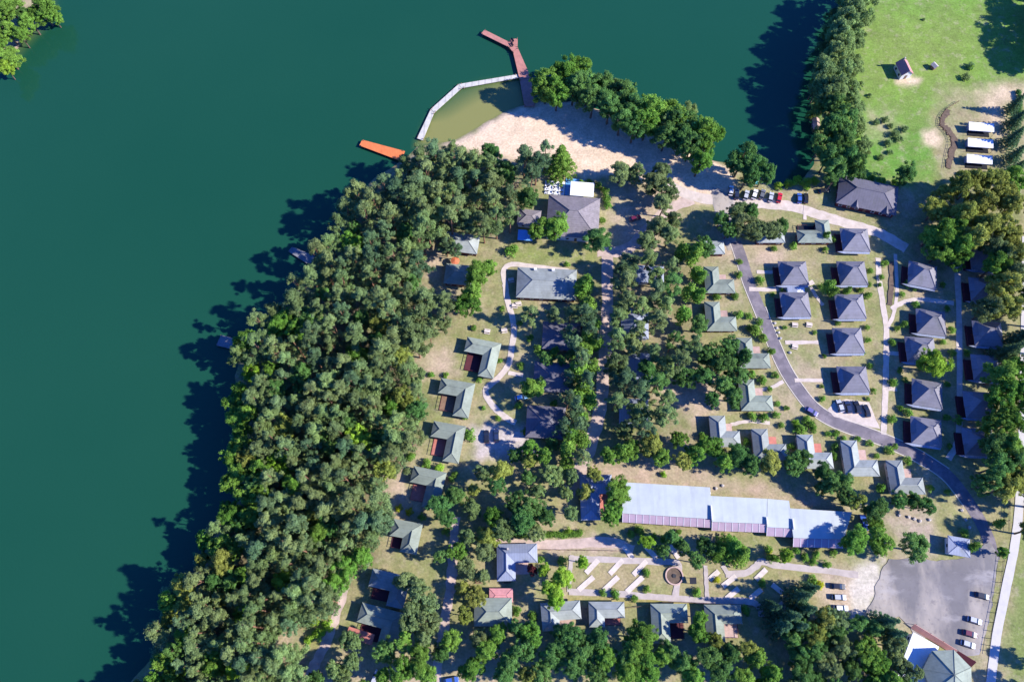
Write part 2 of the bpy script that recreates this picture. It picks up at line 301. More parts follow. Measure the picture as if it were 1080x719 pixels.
# ------------------------------------------------------------------ roads and paths
ZL = [.02]
def nextz(): ZL[0] += .004; return ZL[0]
def spline(pts, k=6):
    P = [Vector(p) for p in pts]; out = []
    for i in range(len(P)-1):
        p0, p1, p2, p3 = P[max(i-1,0)], P[i], P[i+1], P[min(i+2,len(P)-1)]
        for j in range(k):
            t = j/k; out.append(.5*((2*p1)+(p2-p0)*t+(2*p0-5*p1+4*p2-p3)*t*t+(3*p1-p0-3*p2+p3)*t**3))
    return out+[P[-1]]
def ribbon(name, pts, wm_, m, jit=.12, z=None, off=0, hgt=0):
    z = z if z is not None else nextz()
    C = spline([at(*p)[:2] for p in pts]); L_, R_ = [], []
    for i, c in enumerate(C):
        t = (C[min(i+1,len(C)-1)]-C[max(i-1,0)]).normalized(); nrm = Vector((-t.y, t.x)); c = c+nrm*off
        L_.append(c+nrm*(wm_/2+random.uniform(-jit, jit))); R_.append(c-nrm*(wm_/2+random.uniform(-jit, jit)))
    mb = MB(); k = len(C)
    if hgt:
        vs = [(*p, zz) for zz in (0, hgt) for p in L_+R_]; fs = []
        for i in range(k-1): fs += [(2*k+i,2*k+i+1,3*k+i+1,3*k+i),(i,i+1,2*k+i+1,2*k+i),(k+i,3*k+i,3*k+i+1,k+i+1)]
        fs += [(0,2*k,3*k,k),(k-1,2*k-1,4*k-1,3*k-1)]
        mb.add(vs, fs)
    else:
        mb.add([(*p, z) for p in L_+R_], [(i,k+i,k+i+1,i+1) for i in range(k-1)])
    return tag(mb.build(name, m), kind='structure')
def sheet(name, pts, m, z=None, jit=.15):
    z = z or nextz(); P = [at(*p)[:2] for p in pts]; out = []
    for i, p in enumerate(P):
        p = Vector(p); q = Vector(P[(i+1) % len(P)]); k = max(1, int((q-p).length/1.5))
        for j in range(k): out.append(p.lerp(q, j/k)+Vector((random.uniform(-jit,jit), random.uniform(-jit,jit))))
    mb = MB(); mb.add([(*p, z) for p in out], [tuple(range(len(out)))])
    return tag(mb.build(name, m), kind='structure')
for k, pts in enumerate(([(640,268),(641,330),(637,380),(633,430),(622,470),(610,500),(600,520)],
        [(480,545),(478,590),(475,620),(468,660),(462,700),(458,740)], [(364,618),(354,650),(343,680),(330,705),(318,740)], [(630,265),(662,262),(700,225),(730,210)])):
    ribbon('dirt_track', pts, (4.2,3,2.8,4)[k], M['dirt'], .35)
ribbon('south_track', [(516,573),(580,574),(640,571),(668,580)], 3, M['dirt'], .3)
ribbon('gravel_road', [(690,185),(720,203),(752,211),(790,214),(830,217),(862,226),(898,237),(930,247),(956,262)], 4, M['path'], .25)
sheet('plaza', [(751,197),(770,205),(774,214),(770,224),(778,262),(768,264),(758,240),(752,215)], M['lot'])
AS = [(776,255),(783,275),(790,298),(801,325),(813,355),(826,385),(840,408),(858,430),(882,445),(930,463),(965,479),(998,500),(1022,530),(1040,562),(1048,590)]
ribbon('asphalt_road', AS, 3.9, M['asphalt'], .05)
ribbon('kerb', AS[:-2], .3, M['kerb'], .01, off=-2.2, hgt=.1); ribbon('kerb', AS[3:-3], .3, M['kerb'], .01, off=2.2, hgt=.1)
sheet('parking_bay', [(873,432),(879,424),(892,421),(916,424),(921,436),(928,452),(905,447),(880,439)], M['path'])
for pts, wd in (([(926,272),(928,300),(933,332),(935,350),(934,400),(933,430),(932,458)], 1.9), ([(944,268),(946,300),(945,318),(941,335),(936,345)], 1.2),
        ([(940,326),(955,318),(975,316),(1006,320)], 1.6), ([(1008,262),(1011,320),(1012,400),(1011,460),(1000,484)], 2.0), ([(936,372),(948,373)], 1.5), ([(935,410),(946,410)], 1.5),
        ([(790,305),(815,305),(845,302),(858,297)], 1.6), ([(855,303),(862,314),(868,322)], 1.2), ([(828,361),(863,361)], 1.3), ([(838,401),(868,401)], 1.3), ([(798,287),(815,287)], 1.3), ([(849,217),(849,232)], 1.2),
        ([(533,300),(535,315),(542,345),(540,365),(536,385),(524,400),(512,412),(520,428),(533,440),(544,446)], 2.0), ([(600,286),(560,281),(540,279),(531,286),(534,303)], 1.8), ([(536,393),(552,396)], 1.4), ([(800,412),(815,408),(826,402)], 1.2), ([(770,448),(790,444),(812,446)], 1.2)):
    ribbon('footpath', pts, wd, M['path'], .12)
sheet('car_park', [(929,603),(938,588),(975,590),(1010,591),(1030,580),(1044,570),(1052,585),(1049,620),(1044,650),(1032,690),(1005,690),(985,676),(962,668),(955,655),(948,651),(936,651),(914,648),(921,630),(925,614)], M['lot'], jit=.4)
ribbon('concrete_road', [(1082,250),(1080,380),(1078,470),(1075,530),(1070,575),(1060,625),(1051,670),(1044,725),(1036,780)], 2.6, M['concrete'], .06)
for pts, wd in (([(600,589),(640,590),(690,592),(712,593),(716,600),(712,630)], 1.9), ([(765,605),(786,604),(797,597),(803,592),(820,596),(860,600),(905,606)], 2.0), ([(600,624),(650,626),(700,630),(745,633),(790,634),(802,642),(803,650)], 1.9), ([(603,585),(601,605),(600,624)], 1.3), ([(744,596),(745,615),(746,633)], 1.2), ([(762,596),(768,606)], 1.4)):
    ribbon('garden_path', pts, wd, M['walk'], .12)
for a_, b_ in (((631,590),(618,604)), ((657,590),(643,605)), ((682,591),(668,606)), ((626,608),(610,622)), ((652,608),(637,622)), ((678,608),(661,624)), ((657,575),(667,588)), ((681,576),(692,588)), ((706,575),(716,588)),
        ((758,602),(748,611)), ((776,607),(762,618)), ((779,620),(766,631)), ((808,600),(797,611)), ((803,621),(791,631)), ((814,616),(825,625)), ((822,635),(830,645))):
    ribbon('pitch_slab', [a_, b_], 1.55, M['pad'], .03)
ribbon('bark_bed', [(940,276),(940,300),(938,322)], 1.6, M['bed'], .2)
ribbon('ditch', [(1000,116),(995,124),(994,132),(1002,140),(1006,150),(1003,165),(1000,178)], 2.2, M['bed'], .6)
# ------------------------------------------------------------------ houses
win_me = MB().box(-.5,-.03,-.55,.5,.03,.55).mesh('pane', M['glass'])
fm = MB()
for bx in ((-.6,-.05,-.65,-.5,.05,.65),(.5,-.05,-.65,.6,.05,.65),(-.5,-.05,.55,.5,.05,.65),(-.5,-.05,-.65,.5,.05,-.55)): fm.box(*bx)
frm_me = fm.mesh('frame', M['white'])
door_me = MB().box(-.45,-.05,0,.45,.05,2.0).mesh('door', M['wood'])
knob_me = MB().box(.28,-.12,.95,.36,-.05,1.05).mesh('handle', M['dark'])
def put_window(root, p, ang, z=1.5):
    f = link('window', frm_me, root, (p.x, p.y, z), ang); link('pane', win_me, f, (0, 0, 0))
def put_door(root, p, ang):
    dd = link('door', door_me, root, (p.x, p.y, .12), ang); link('handle', knob_me, dd)
def dress(root, P, doors=(), z=1.5, step=2.8):
    """windows and doors along a wall outline P (counter-clockwise)"""
    for i in range(len(P)):
        p, q = Vector(P[i]), Vector(P[(i+1) % len(P)]); e = q-p; ln = e.length
        if ln < 1.8: continue
        ang = math.atan2(e.y, e.x); k = max(1, int(ln/step)); nrm = Vector((e.y, -e.x)).normalized()
        for j in range(k):
            c = p+e*((j+.5)/k)+nrm*.03
            if i in doors and j == k//2: put_door(root, c, ang)
            else: put_window(root, c, ang, z)
def ccw(P):
    a = sum(P[i][0]*P[(i+1)%len(P)][1]-P[(i+1)%len(P)][0]*P[i][1] for i in range(len(P)))
    return list(P) if a > 0 else list(P)[::-1]
def roof_mesh(outer, ridges, faces, ze, th=.2):
    """closed roof: outer eave ring, ridge points, upper faces by index, flat soffit"""
    k = len(outer); mb = MB()
    vs = [(x, y, ze) for x, y in outer]+[tuple(r) for r in ridges]+[(x, y, ze-th) for x, y in outer]
    o = k+len(ridges)
    mb.add(vs, faces+[(i,(i+1)%k,o+(i+1)%k,o+i) for i in range(k)]+[tuple(o+i for i in range(k))])
    return mb
def caps(root_roof, lines, m):
    mb = MB()
    for p, q in lines:
        u = Vector((0, 0, .03)); mb.tube(Vector(p)+u, Vector(q)+u, .11, .11, 5)
    return mb.build('ridge_cap', m, root_roof)
def L_house(name, label, nick, box, roof, wall, wing=None, fx=1, fy=1, rot=0, ze=2.7, pitch=.52, terr=None, cat='cottage', group=None, chim=0, trail=True):
    x0, y0, x1, y1 = box; c = at((x0+x1)/2, (y0+y1)/2, ze)
    a0, a1 = at(x0, (y0+y1)/2, ze), at(x1, (y0+y1)/2, ze); b0, b1 = at((x0+x1)/2, y1, ze), at((x0+x1)/2, y0, ze)
    W, H = a1.x-a0.x, b1.y-b0.y; wg = wing or min(5.2, .52*min(W, H)+.4)
    root = thing(name, label, cat, (c.x, c.y, 0), math.radians(rot), group)
    T = lambda x, y: ((x-W/2)*fx, (y-H/2)*fy)
    def ring(i):                                     # L outline, corner at (0,0), inset i
        return [T(i,i), T(W-i,i), T(W-i,wg-i), T(wg-i,wg-i), T(wg-i,H-i), T(i,H-i)]
    h = wg/2; rz = ze+pitch*h
    R = [(*T(h,h), rz), (*T(W-h,h), rz), (*T(h,H-h), rz)]
    rf = roof_mesh(ring(0), R, [(0,1,7,6),(1,2,7),(2,3,6,7),(3,4,8,6),(4,5,8),(5,0,6,8)], ze).build('roof', roof, root)
    O = ring(0); e3 = lambda p: (*p, ze)
    caps(rf, [(R[0],R[1]),(R[0],R[2]),(R[1],e3(O[1])),(R[1],e3(O[2])),(R[2],e3(O[4])),(R[2],e3(O[5])),(R[0],e3(O[0]))], roof)
    wr = ccw(ring(.55)); MB().prism(wr, 0, ze-.1).build('wall', wall, root)
    dress(root, wr, (2,))
    if chim:
        p = T(h+.6, h*.6); MB().box(p[0]-.3, p[1]-.3, ze, p[0]+.3, p[1]+.3, rz+.7).build('chimney', M['stone'], rf)
    if terr:
        p, q = T(wg-.5, wg-.5), (T(wg+(W-wg)*.8, wg+(H-wg)*.75) if trail else T(wg+(W-wg)*.6, wg+(H-wg)*.6))
        xa, xb, ya, yb = min(p[0],q[0]), max(p[0],q[0]), min(p[1],q[1]), max(p[1],q[1])
        tp = MB().box(xa, ya, .02, xb, yb, .3).build('terrace', terr, root)
        if trail:
            rb = MB()
            for (u0,v0,u1,v1) in ((q[0],ya,q[0],yb), (xa,q[1],xb,q[1])):
                rb.box(min(u0,u1)-.05, min(v0,v1)-.05, 1.0, max(u0,u1)+.05, max(v0,v1)+.05, 1.1)
                for s in range(5): u = u0+(u1-u0)*s/4; v = v0+(v1-v0)*s/4; rb.box(u-.045, v-.045, .3, u+.045, v+.045, 1.0)
            rb.build('railing', M['burg'], tp)
            tb = MB(); cx, cy = (xa+xb)/2, (ya+yb)/2
    mark(nick, (x0+x1)/2, (y0+y1)/2)
    return root
def hip_house(name, label, nick, box, roof, wall, rot=0, ze=2.7, pitch=.5, cat='cottage', group=None, dormers=0, chim=0, awn=None):
    x0, y0, x1, y1 = box; c = at((x0+x1)/2, (y0+y1)/2, ze)
    W = at(x1, (y0+y1)/2, ze).x-at(x0, (y0+y1)/2, ze).x; H = at((x0+x1)/2, y0, ze).y-at((x0+x1)/2, y1, ze).y
    root = thing(name, label, cat, (c.x, c.y, 0), math.radians(rot), group)
    O = [(-W/2,-H/2),(W/2,-H/2),(W/2,H/2),(-W/2,H/2)]
    if W >= H: h = H/2; R = [(-W/2+h*.95, 0, ze+pitch*h), (W/2-h*.95, 0, ze+pitch*h)]; fs = [(0,1,5,4),(1,2,5),(2,3,4,5),(3,0,4)]
    else: h = W/2; R = [(0,-H/2+h*.95, ze+pitch*h), (0,H/2-h*.95, ze+pitch*h)]; fs = [(0,1,4),(1,2,5,4),(2,3,5),(3,0,4,5)]
    rf = roof_mesh(O, R, fs, ze).build('roof', roof, root); e3 = lambda p: (*p, ze)
    ends = ((3,0),(1,2)) if W >= H else ((0,1),(2,3))
    caps(rf, [(R[0],R[1])]+[(R[k], e3(O[i])) for k in (0,1) for i in ends[k]], roof)
    wr = [(-W/2+.5,-H/2+.5),(W/2-.5,-H/2+.5),(W/2-.5,H/2-.5),(-W/2+.5,H/2-.5)]
    MB().prism(wr, 0, ze-.1).build('wall', wall, root); dress(root, wr, (0,))
    for k in range(dormers):                         # small gables on the sunny long side
        x = W*(-.18+.5*k/max(1,dormers-1)) if dormers > 1 else 0
        dm = MB(); y = -H/2-.5
        dm.add([(x-1.3,y,ze-.1),(x+1.3,y,ze-.1),(x,y,ze+1.25),(x-1.3,y+2.6,ze-.1),(x+1.3,y+2.6,ze-.1),(x,y+3.4,ze+1.25)], [(0,1,2),(3,5,4),(0,2,5,3),(1,4,5,2),(0,3,4,1)])
        dm.build('dormer', roof, rf)
    for k in range(chim):
        x = -W*.2+k*W*.3; MB().box(x-.45, H*.42-.45, ze, x+.45, H*.42+.45, ze+1.3).build('chimney', M['white'] , rf)
    mark(nick, (x0+x1)/2, (y0+y1)/2)
    return root
# --- grey holiday cabins: one built, the others copied
def grey_cabin():
    W, H, ze, rz = 9.6, 9.0, 2.7, 6.0
    root = thing('grey_cabin', '', 'cabin', (0,0,0))
    O = [(-W/2,-H/2),(W/2,-H/2),(W/2,H/2),(-W/2,H/2)]; R = [(-.9,.5,rz),(.7,.5,rz)]
    rf = roof_mesh(O, R, [(0,1,5,4),(1,2,5),(2,3,4,5),(3,0,4)], ze).build('roof', M['groof'], root)
    e3 = lambda p: (*p, ze)
    caps(rf, [(R[0],R[1]),(R[0],e3(O[0])),(R[0],e3(O[3])),(R[1],e3(O[1])),(R[1],e3(O[2]))], M['groof'])
    # shallower porch roof out of the west slope
    pr = MB(); xa, xb = -W/2-.25, -2.4; za, zb = 3.0, 4.3
    pr.add([(xa,-1.2,za),(xb,-1.0,zb),(xb,3.4,zb),(xa,4.3,za),(xa,-1.2,za-.2),(xb,-1.0,2.9),(xb,3.4,2.9),(xa,4.3,za-.2)],
           [(0,1,2,3),(4,7,6,5),(0,3,7,4),(0,4,5,1),(1,5,6,2),(2,6,7,3)])
    pr.build('porch_roof', M['groof'], root)
    cn = MB(); y0, y1 = -H/2-.75, -H/2+.0        # pale tapering eave board along the sunny side
    cn.add([(-W/2-1.9,y0+.62,2.3),(-W/2+.4,y0,2.25),(W/2-.3,y0+.1,2.25),(W/2-.2,y1-.02,2.45),(-W/2-.4,y1-.02,2.45),
            (-W/2-1.9,y0+.62,2.2),(-W/2+.4,y0,2.15),(W/2-.3,y0+.1,2.15),(W/2-.2,y1-.02,2.35),(-W/2-.4,y1-.02,2.35)],
           [(0,1,2,3,4),(9,8,7,6,5)]+[(i,5+i,5+(i+1)%5,(i+1)%5) for i in range(5)])
    cn.build('eave_board', M['groof2'], root)
    wr = [(-W/2+1.6,-H/2+.6),(W/2-.6,-H/2+.6),(W/2-.6,H/2-.6),(-W/2+1.6,H/2-.6)]
    MB().prism(wr, 0, ze-.1).build('wall', M['wallw'], root); dress(root, wr, (3,))
    dk = MB().box(-W/2-1.3,-H/2+.6,.02,-W/2+1.55,H/2-1.2,.3).build('porch', M['burg'], root)
    rl = MB().box(-W/2-1.3,-H/2+.6,1.0,-W/2-1.2,H/2-1.2,1.1)
    for k in range(6): y = -H/2+.65+(H-1.9)*k/5; rl.box(-W/2-1.29,y-.05,.3,-W/2-1.21,y+.05,1.0)
    rl.build('railing', M['burg'], dk)
    return root
gc = grey_cabin(); MB().tube((1.6,1.4,4.0),(1.6,1.4,6.2),.16,.16,8).build('flue', M['stone'], gc)
GC = [ # px, py, rot, label, nick
 (902,253,-2,'grey hip-roofed cabin just right of the green-roofed cottage, topmost of the middle cabin column','topmost middle cabin'),
 (837,288,0,'grey cabin with burgundy porch and pale lean-to, first beside the asphalt road','burgundy-porched grey cabin'),
 (899,288,0,'second grey cabin down the middle column, right of the burgundy-porched one','second middle cabin'),
 (839,321,0,'grey cabin right beside the asphalt road, just below the burgundy-porched cabin','grey cabin at the road'),
 (897,323,0,'third grey cabin down the middle column with a row of shrubs along its top','third middle cabin'),
 (895,359,0,'fourth grey cabin down the middle column, at the end of a short straight path','fourth middle cabin'),
 (900,400,0,'grey cabin directly above the parking bay with four cars','grey cabin above the parking bay'),
 (973,290,-13,'slightly turned grey cabin topmost of the right-hand column, below the big oaks','topmost right cabin'),
 (982,340,-8,'slightly turned grey cabin below the curved cross path','grey cabin below the cross path'),
 (971,369,-4,'grey cabin half hidden under a bright green round tree','half hidden grey cabin'),
 (978,415,-10,'turned grey cabin left of the shaded path, below the bright round tree','turned grey cabin below the round tree'),
 (977,455,-9,'lowest grey cabin of the right column, beside the end of the asphalt road','lowest right cabin'),
 (1038,273,-6,'shaded grey cabin topmost at the right edge under the oaks','topmost shaded cabin'),
 (1038,306,-6,'shaded grey cabin second from the top at the right edge','second shaded cabin'),
 (1042,352,-5,'sunlit grey cabin at the right edge with tree shadow across its front','sunlit right-edge cabin'),
 (1041,388,-5,'grey cabin at the right edge half covered by a spreading green tree','half covered right-edge cabin'),
 (1033,427,-4,'deeply shaded grey cabin at the right edge, second from the bottom','shaded cabin above the last'),
 (1032,466,-4,'deeply shaded grey cabin at the right edge, lowest of its column','lowest shaded cabin')]
for i, (px, py, r, lab, nick) in enumerate(GC):
    o = gc if i == 0 else copy_tree(gc)
    p = at(px, py, 2.7); o.location = (p.x, p.y, 0); o.rotation_euler.z = math.radians(r)
    tag(o, lab, 'cabin', 'grey-roofed holiday cabins'); mark(nick, px, py)
    if nick == 'burgundy-porched grey cabin':
        lt = MB().box(-2.4,-6.9,0,3.2,-4.2,2.1).build('lean_to', M['wallw'], o); MB().box(-2.7,-7.1,2.12,.6,-4.0,2.3).build('lean_to_roof', M['groof2'], lt)
RG = 'green-roofed corner cottages'
GH = 'L-shaped cottages with red terraces'
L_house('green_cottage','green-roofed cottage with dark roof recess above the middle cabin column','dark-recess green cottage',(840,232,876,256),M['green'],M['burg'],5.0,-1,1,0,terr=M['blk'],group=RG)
hip_house('green_cottage','green-roofed cottage with burgundy front mostly hidden under the spreading roadside tree','tree-hidden green cottage',(797,238,827,256),M['green2'],M['burg'],group=RG)
hip_house('green_cottage','shaded cottage with burgundy front beside the top end of the asphalt road','shaded burgundy-front cottage',(737,254,764,268),M['green2'],M['burg'],group=RG)
for box, t, r, lab, nick in (
 ((743,281,774,309),'deckp','green','green L-shaped cottage with pinkish yard, topmost left of the asphalt road','topmost roadside green cottage'),
 ((744,318,776,349),'deckp','green','green L-shaped cottage second from the top left of the asphalt road','second roadside green cottage'),
 ((778,356,811,388),'deckp','green','green L-shaped cottage partly under dark trees, third along the asphalt road','third roadside green cottage'),
 ((780,400,814,433),'deckp','green','green L-shaped cottage left of the road bend, with a footpath to its yard','green cottage at the road bend'),
 ((749,438,780,471),'deckp','green2','pale grey-green L-shaped cottage leftmost of the lower row','leftmost lower cottage'),
 ((794,452,829,485),'deckr','green2','pale grey-green L-shaped cottage with bright red terrace, second in the lower row','second lower cottage'),
 ((842,458,877,494),'deckr','green2','pale grey-green L-shaped cottage with red terrace, third in the lower row','third lower cottage'),
 ((889,464,925,502),'deckp','green2','pale grey-green L-shaped cottage with pink terrace, fourth in the lower row','fourth lower cottage'),
 ((937,485,973,521),'deckp','green2','pale grey-green L-shaped cottage rightmost of the lower row','rightmost lower cottage')):
    L_house('green_cottage',lab,nick,box,M[r],M['burg'] if r == 'green' else M['cream'],None,1,1,0,terr=M[t],group=GH,trail=False)
for box, rot, t, lab, nick in (
 ((488,358,525,396),-12,'burg','green L-shaped cottage left of the curving footpath, topmost of the forest-edge row','topmost forest-edge cottage'),
 ((461,401,498,438),-10,'wood','green L-shaped cottage second from the top of the forest-edge row','second forest-edge cottage'),
 ((453,446,488,486),-10,'deckr','green L-shaped cottage with red terrace left of two dark parked cars','third forest-edge cottage'),
 ((431,494,467,534),-12,'deckr','green L-shaped cottage with red terrace above two round yellow shrubs','fourth forest-edge cottage'),
 ((411,549,443,582),-10,'burg','shaded green L-shaped cottage with red front, lowest of the forest-edge row','fifth forest-edge cottage')):
    L_house('green_cottage',lab,nick,box,M['green'],M['burg'],None,-1,-1,rot,terr=M[t],group='green cottages along the forest edge')
L_house('slate_house','slate-blue L-shaped house with brick-pink yard beside a dark red tree','slate-blue house',(524,573,567,612),M['groof2'],M['wallw'],5.6,1,-1,1,terr=M['deckp'],trail=False,chim=1)
hip_house('green_cottage','green hip-roofed cottage below the slate-blue house and small red shed','green cottage below the slate house',(500,630,540,660),M['green'],M['burg'],0)
L_house('grey_cottage','light grey L-shaped cottage just below the lime-green tree','left grey garden cottage',(571,634,613,664),M['green2'],M['burg'],5.2,1,-1,4,terr=M['deckp'],trail=False)
L_house('grey_cottage','light grey L-shaped cottage with red terrace below the pitch garden','right grey garden cottage',(621,634,659,661),M['green2'],M['burg'],4.6,1,-1,0,terr=M['deckr'])
L_house('green_cottage','green L-shaped cottage with burgundy porch below the round fire circle','left green garden cottage',(687,636,726,678),M['green'],M['burg'],5.4,1,-1,0,terr=M['burg'])
L_house('green_cottage','green L-shaped cottage with pink porch, right of the other below the pitches','right green garden cottage',(744,637,783,677),M['green'],M['burg'],5.4,1,-1,0,terr=M['deckp'])
hip_house('long_house','long dark grey roofed building with two small south gables beside the parking','long dark grey building',(884,190,946,221),M['dgroof'],M['burg'],-14,2.9,.5,'building',dormers=2)
hip_house('long_house','long grey-green hip-roofed house with two white chimneys near the dirt track','long grey-green house',(545,283,608,315),M['green2'],M['burg'],-3,3.0,.42,'house',chim=2)
hip_house('small_cottage','small green-roofed cottage beside the orange sunshade at the forest clearing','small green clearing cottage',(469,279,499,300),M['green'],M['burg'],-6)
hip_house('small_cottage','shaded grey-green cottage above the orange sunshade under tall pines','shaded clearing cottage',(469,246,505,266),M['green2'],M['burg'],-8)
for i, (bx, lab, nick) in enumerate((((572,340,612,369),'dark shaded house right of the curving path, below the long grey-green house','upper shaded house'),((563,382,605,413),'dark shaded house with pale front wall, middle of three left of the dirt track','middle shaded house'),((555,428,596,462),'dark shaded house with pale front porch, lowest of three left of the dirt track','lower shaded house'))):
    hip_house('shaded_house',lab,nick,bx,M['dgroof'],M['cream'],-4,group='dark houses left of the dirt track')
for bx, lab, nick in (((655,326,684,357),'pale-roofed house under trees right of the dirt track, upper of three','upper tree-covered house'),((660,372,688,402),'pale-roofed house with red-brown yard under trees, middle of three right of the track','middle tree-covered house'),((653,420,684,450),'pale-roofed house with white front strip, lowest of three right of the track','lower tree-covered house'),((662,280,700,298),'small dark-roofed house under trees just right of the top of the dirt track','dark house by the track')):
    hip_house('tree_covered_house',lab,nick,bx,M['groof2'],M['wallw'],-3,group='houses under the trees right of the dirt track')
L_house('grey_cottage','shaded grey cottage under a pine in the lower left woods','shaded pine-wood cottage',(388,603,430,638),M['green2'],M['burg'],5.2,-1,-1,-12,terr=M['burg'])
L_house('green_cottage','green cottage with red canopy in the lower left woods','red-canopy cottage',(375,640,423,682),M['green'],M['burg'],5.6,-1,-1,-14,terr=M['burg'])
o = thing('red_canopy','salmon red awning with a dark vent in front of the lower left green cottage','awning',at(380,670,2.4)*1,math.radians(-16)); o.location.z = 0
MB().add([(-4,-1.5,2.2),(4,-1.5,2.2),(4,1.5,2.6),(-4,1.5,2.6),(-4,-1.5,2.12),(4,-1.5,2.12),(4,1.5,2.52),(-4,1.5,2.52)],[(0,1,2,3),(7,6,5,4),(0,4,5,1),(1,5,6,2),(2,6,7,3),(3,7,4,0)]).build('canopy',M['deckr'],o)
for sx in (-3.8,3.8):
    for sy in (-1.3,1.3): MB().tube((sx,sy,0),(sx,sy,2.3),.06,.06).build('post',M['dark'],o)
MB().box(-2.2,-.5,2.36,-.9,.1,2.5).build('vent',M['blk'],o)
L_house('terrace_bar','shaded blue-grey roofed bar with red terrace left of the long pale building','red-terrace bar',(612,500,646,548),M['groof2'],M['burg'],6,1,-1,0,terr=M['deckr'])
hip_house('brick_shed','small reddish flat-roofed shed between the slate-blue house and the green cottage','reddish shed',(516,620,541,635),M['pink'],M['burg'],0,2.3,.12,'shed')
# restaurant
rs = hip_house('restaurant','large brown and grey hip-roofed lakeside restaurant below the white terraces and beach','brown-roofed restaurant',(577,207,632,250),M['brown'],M['wallw'],-5,3.6,.5,'restaurant')
hip_house('annexe','small dark annexe left of the brown-roofed restaurant under the trees','restaurant annexe',(546,221,570,238),M['brown'],M['wallw'],-8,2.6,.45,'annexe')
# --- long pale building in stepped sections
p0 = at(657,541,3.2); lb = thing('long_pale_building','long stepped building with pale blue-grey metal roof and purple glazed front','building',(at(775,545,3.2).x, at(775,545,3.2).y, 0)); B0 = lb.location.copy()
secs = [((656,508.5),(748.6,514),(750.6,547),(656.5,541),12,2.8),((749,523),(808.6,526),(808.6,552),(751,550),11,2.8),((809,526),(831.6,528),(836.6,557),(809,555.5),11,2.8),((832,536),(898,540),(890,568.5),(837,567),10,2.8)]
for k, (a_, b_, c_, d_, dr, _) in enumerate(secs):
    zt = 4.2-.15*k
    A, B, C_, D = [at(*p, zt)-B0 for p in (a_, b_, c_, d_)]; q = [A, B, C_, D]
    top = [Vector((v.x, v.y, zt+(.5 if i < 2 else -.1))) for i, v in enumerate(q)]
    mb = MB(); mb.add([*top, *[v-Vector((0,0,.25)) for v in top]], [(3,2,1,0),(4,5,6,7)]+[(i,(i+1)%4,4+(i+1)%4,4+i) for i in range(4)])
    rf = mb.build('roof', M['pale'], lb)
    MB().prism(ccw([(v.x*1+(.35 if i in (0,3) else -.35), v.y+(-.5 if i < 2 else .1)) for i, v in enumerate(q)]), 0, zt-.45).build('wall', M['burg'], lb)
    # glazed lean-to in front
    Dp, Cp = top[3], top[2]; n_ = max(2, int((Cp-Dp).length/2.0)); dn = Vector((0,-2.4,-1.3))
    s0, s1 = Dp+Vector((.1,-.03,-.3)), Cp+Vector((-.1,-.03,-.3))
    mb = MB(); vs = [s0, s1, s1+dn, s0+dn]; mb.add([*vs, *[v-Vector((0,0,.08)) for v in vs]], [(0,1,2,3),(7,6,5,4)]+[(i,(i+1)%4,4+(i+1)%4,4+i) for i in range(4)])
    aw = mb.build('glazed_front', M['awning'], lb)
    rb = MB()
    for j in range(n_+1):
        p = s0.lerp(s1, j/n_)+Vector((0,0,.05)); rb.tube(p, p+dn, .075, .075, 4)
    rb.build('glazing_bars', M['white'], aw)
    pp = MB()
    for j in range(0, n_+1, 2):
        p = s0.lerp(s1, j/n_)+dn*.97; pp.tube((p.x,p.y,0), p-Vector((0,0,.05)), .08, .08, 6)
    pp.build('porch_posts', M['wood'], lb)
    if k < 3:
        e = MB(); p = top[2]; r_ = top[1]; e.box(p.x-.12, p.y-.3, 0, p.x+.12, r_.y-5.5, p.z+.9); e.build('step_wall', M['wallw'], lb)
    for j in range(n_):
        p = s0.lerp(s1, (j+.5)/n_); put_window(lb, Vector((p.x, p.y+.08)), 0, 1.6)
mark('long pale-roofed building', 775, 545)
# --- kiosk
k_ = hip_house('kiosk','small grey-roofed ticket hut with white front at the top of the car park','grey-roofed car park hut',(1000,566,1023,586),M['groof2'],M['white'],-10,2.9,.12,'hut')
# --- white flat building and pavilion at the lower right
c = at(968,697,3.5); fb = thing('flat_building','white flat-roofed L-shaped building beside the car park at the bottom edge','building',(c.x,c.y,0),math.radians(-30))
MB().prism([(-3.6,-14),(3.6,-14),(3.6,6.5),(-3.6,6.5)],0,3.4).build('wall',M['wallw'],fb)
MB().prism([(-3.9,-14.3),(3.9,-14.3),(3.9,6.8),(-3.9,6.8)],3.41,3.7).build('roof',M['white'],fb)
MB().box(-1.2,-5,3.71,-.2,-4,4.3).build('roof_vent',M['stone'],fb)
dress(fb,[(-3.6,-14),(3.6,-14),(3.6,6.5),(-3.6,6.5)],(2,)); mark('white flat-roofed building',968,697)
c = at(1000,711,6.5); pv = thing('pavilion','grey-green faceted pavilion roof right of the white flat-roofed building','pavilion',(c.x,c.y,0),math.radians(15))
k = 7; rr = 7.1; O = [(rr*math.cos(2*math.pi*i/k), rr*math.sin(2*math.pi*i/k)) for i in range(k)]
rf = roof_mesh(O,[(0,0,10.2)],[(i,(i+1)%k,k) for i in range(k)],6.6).build('roof',M['green'],pv); caps(rf,[((0,0,10.2),(*p,6.6)) for p in O],M['green'])
MB().prism([(x*.88,y*.88) for x,y in O],0,6.5).build('wall',M['cream'],pv); dress(pv,[(x*.88,y*.88) for x,y in O],(3,)); mark('faceted pavilion',1000,705)
c = at(991,679); sg = thing('sign_wall','long salmon and dark red hoarding leaning between car park and white building','hoarding',(c.x,c.y,0),math.radians(-33))
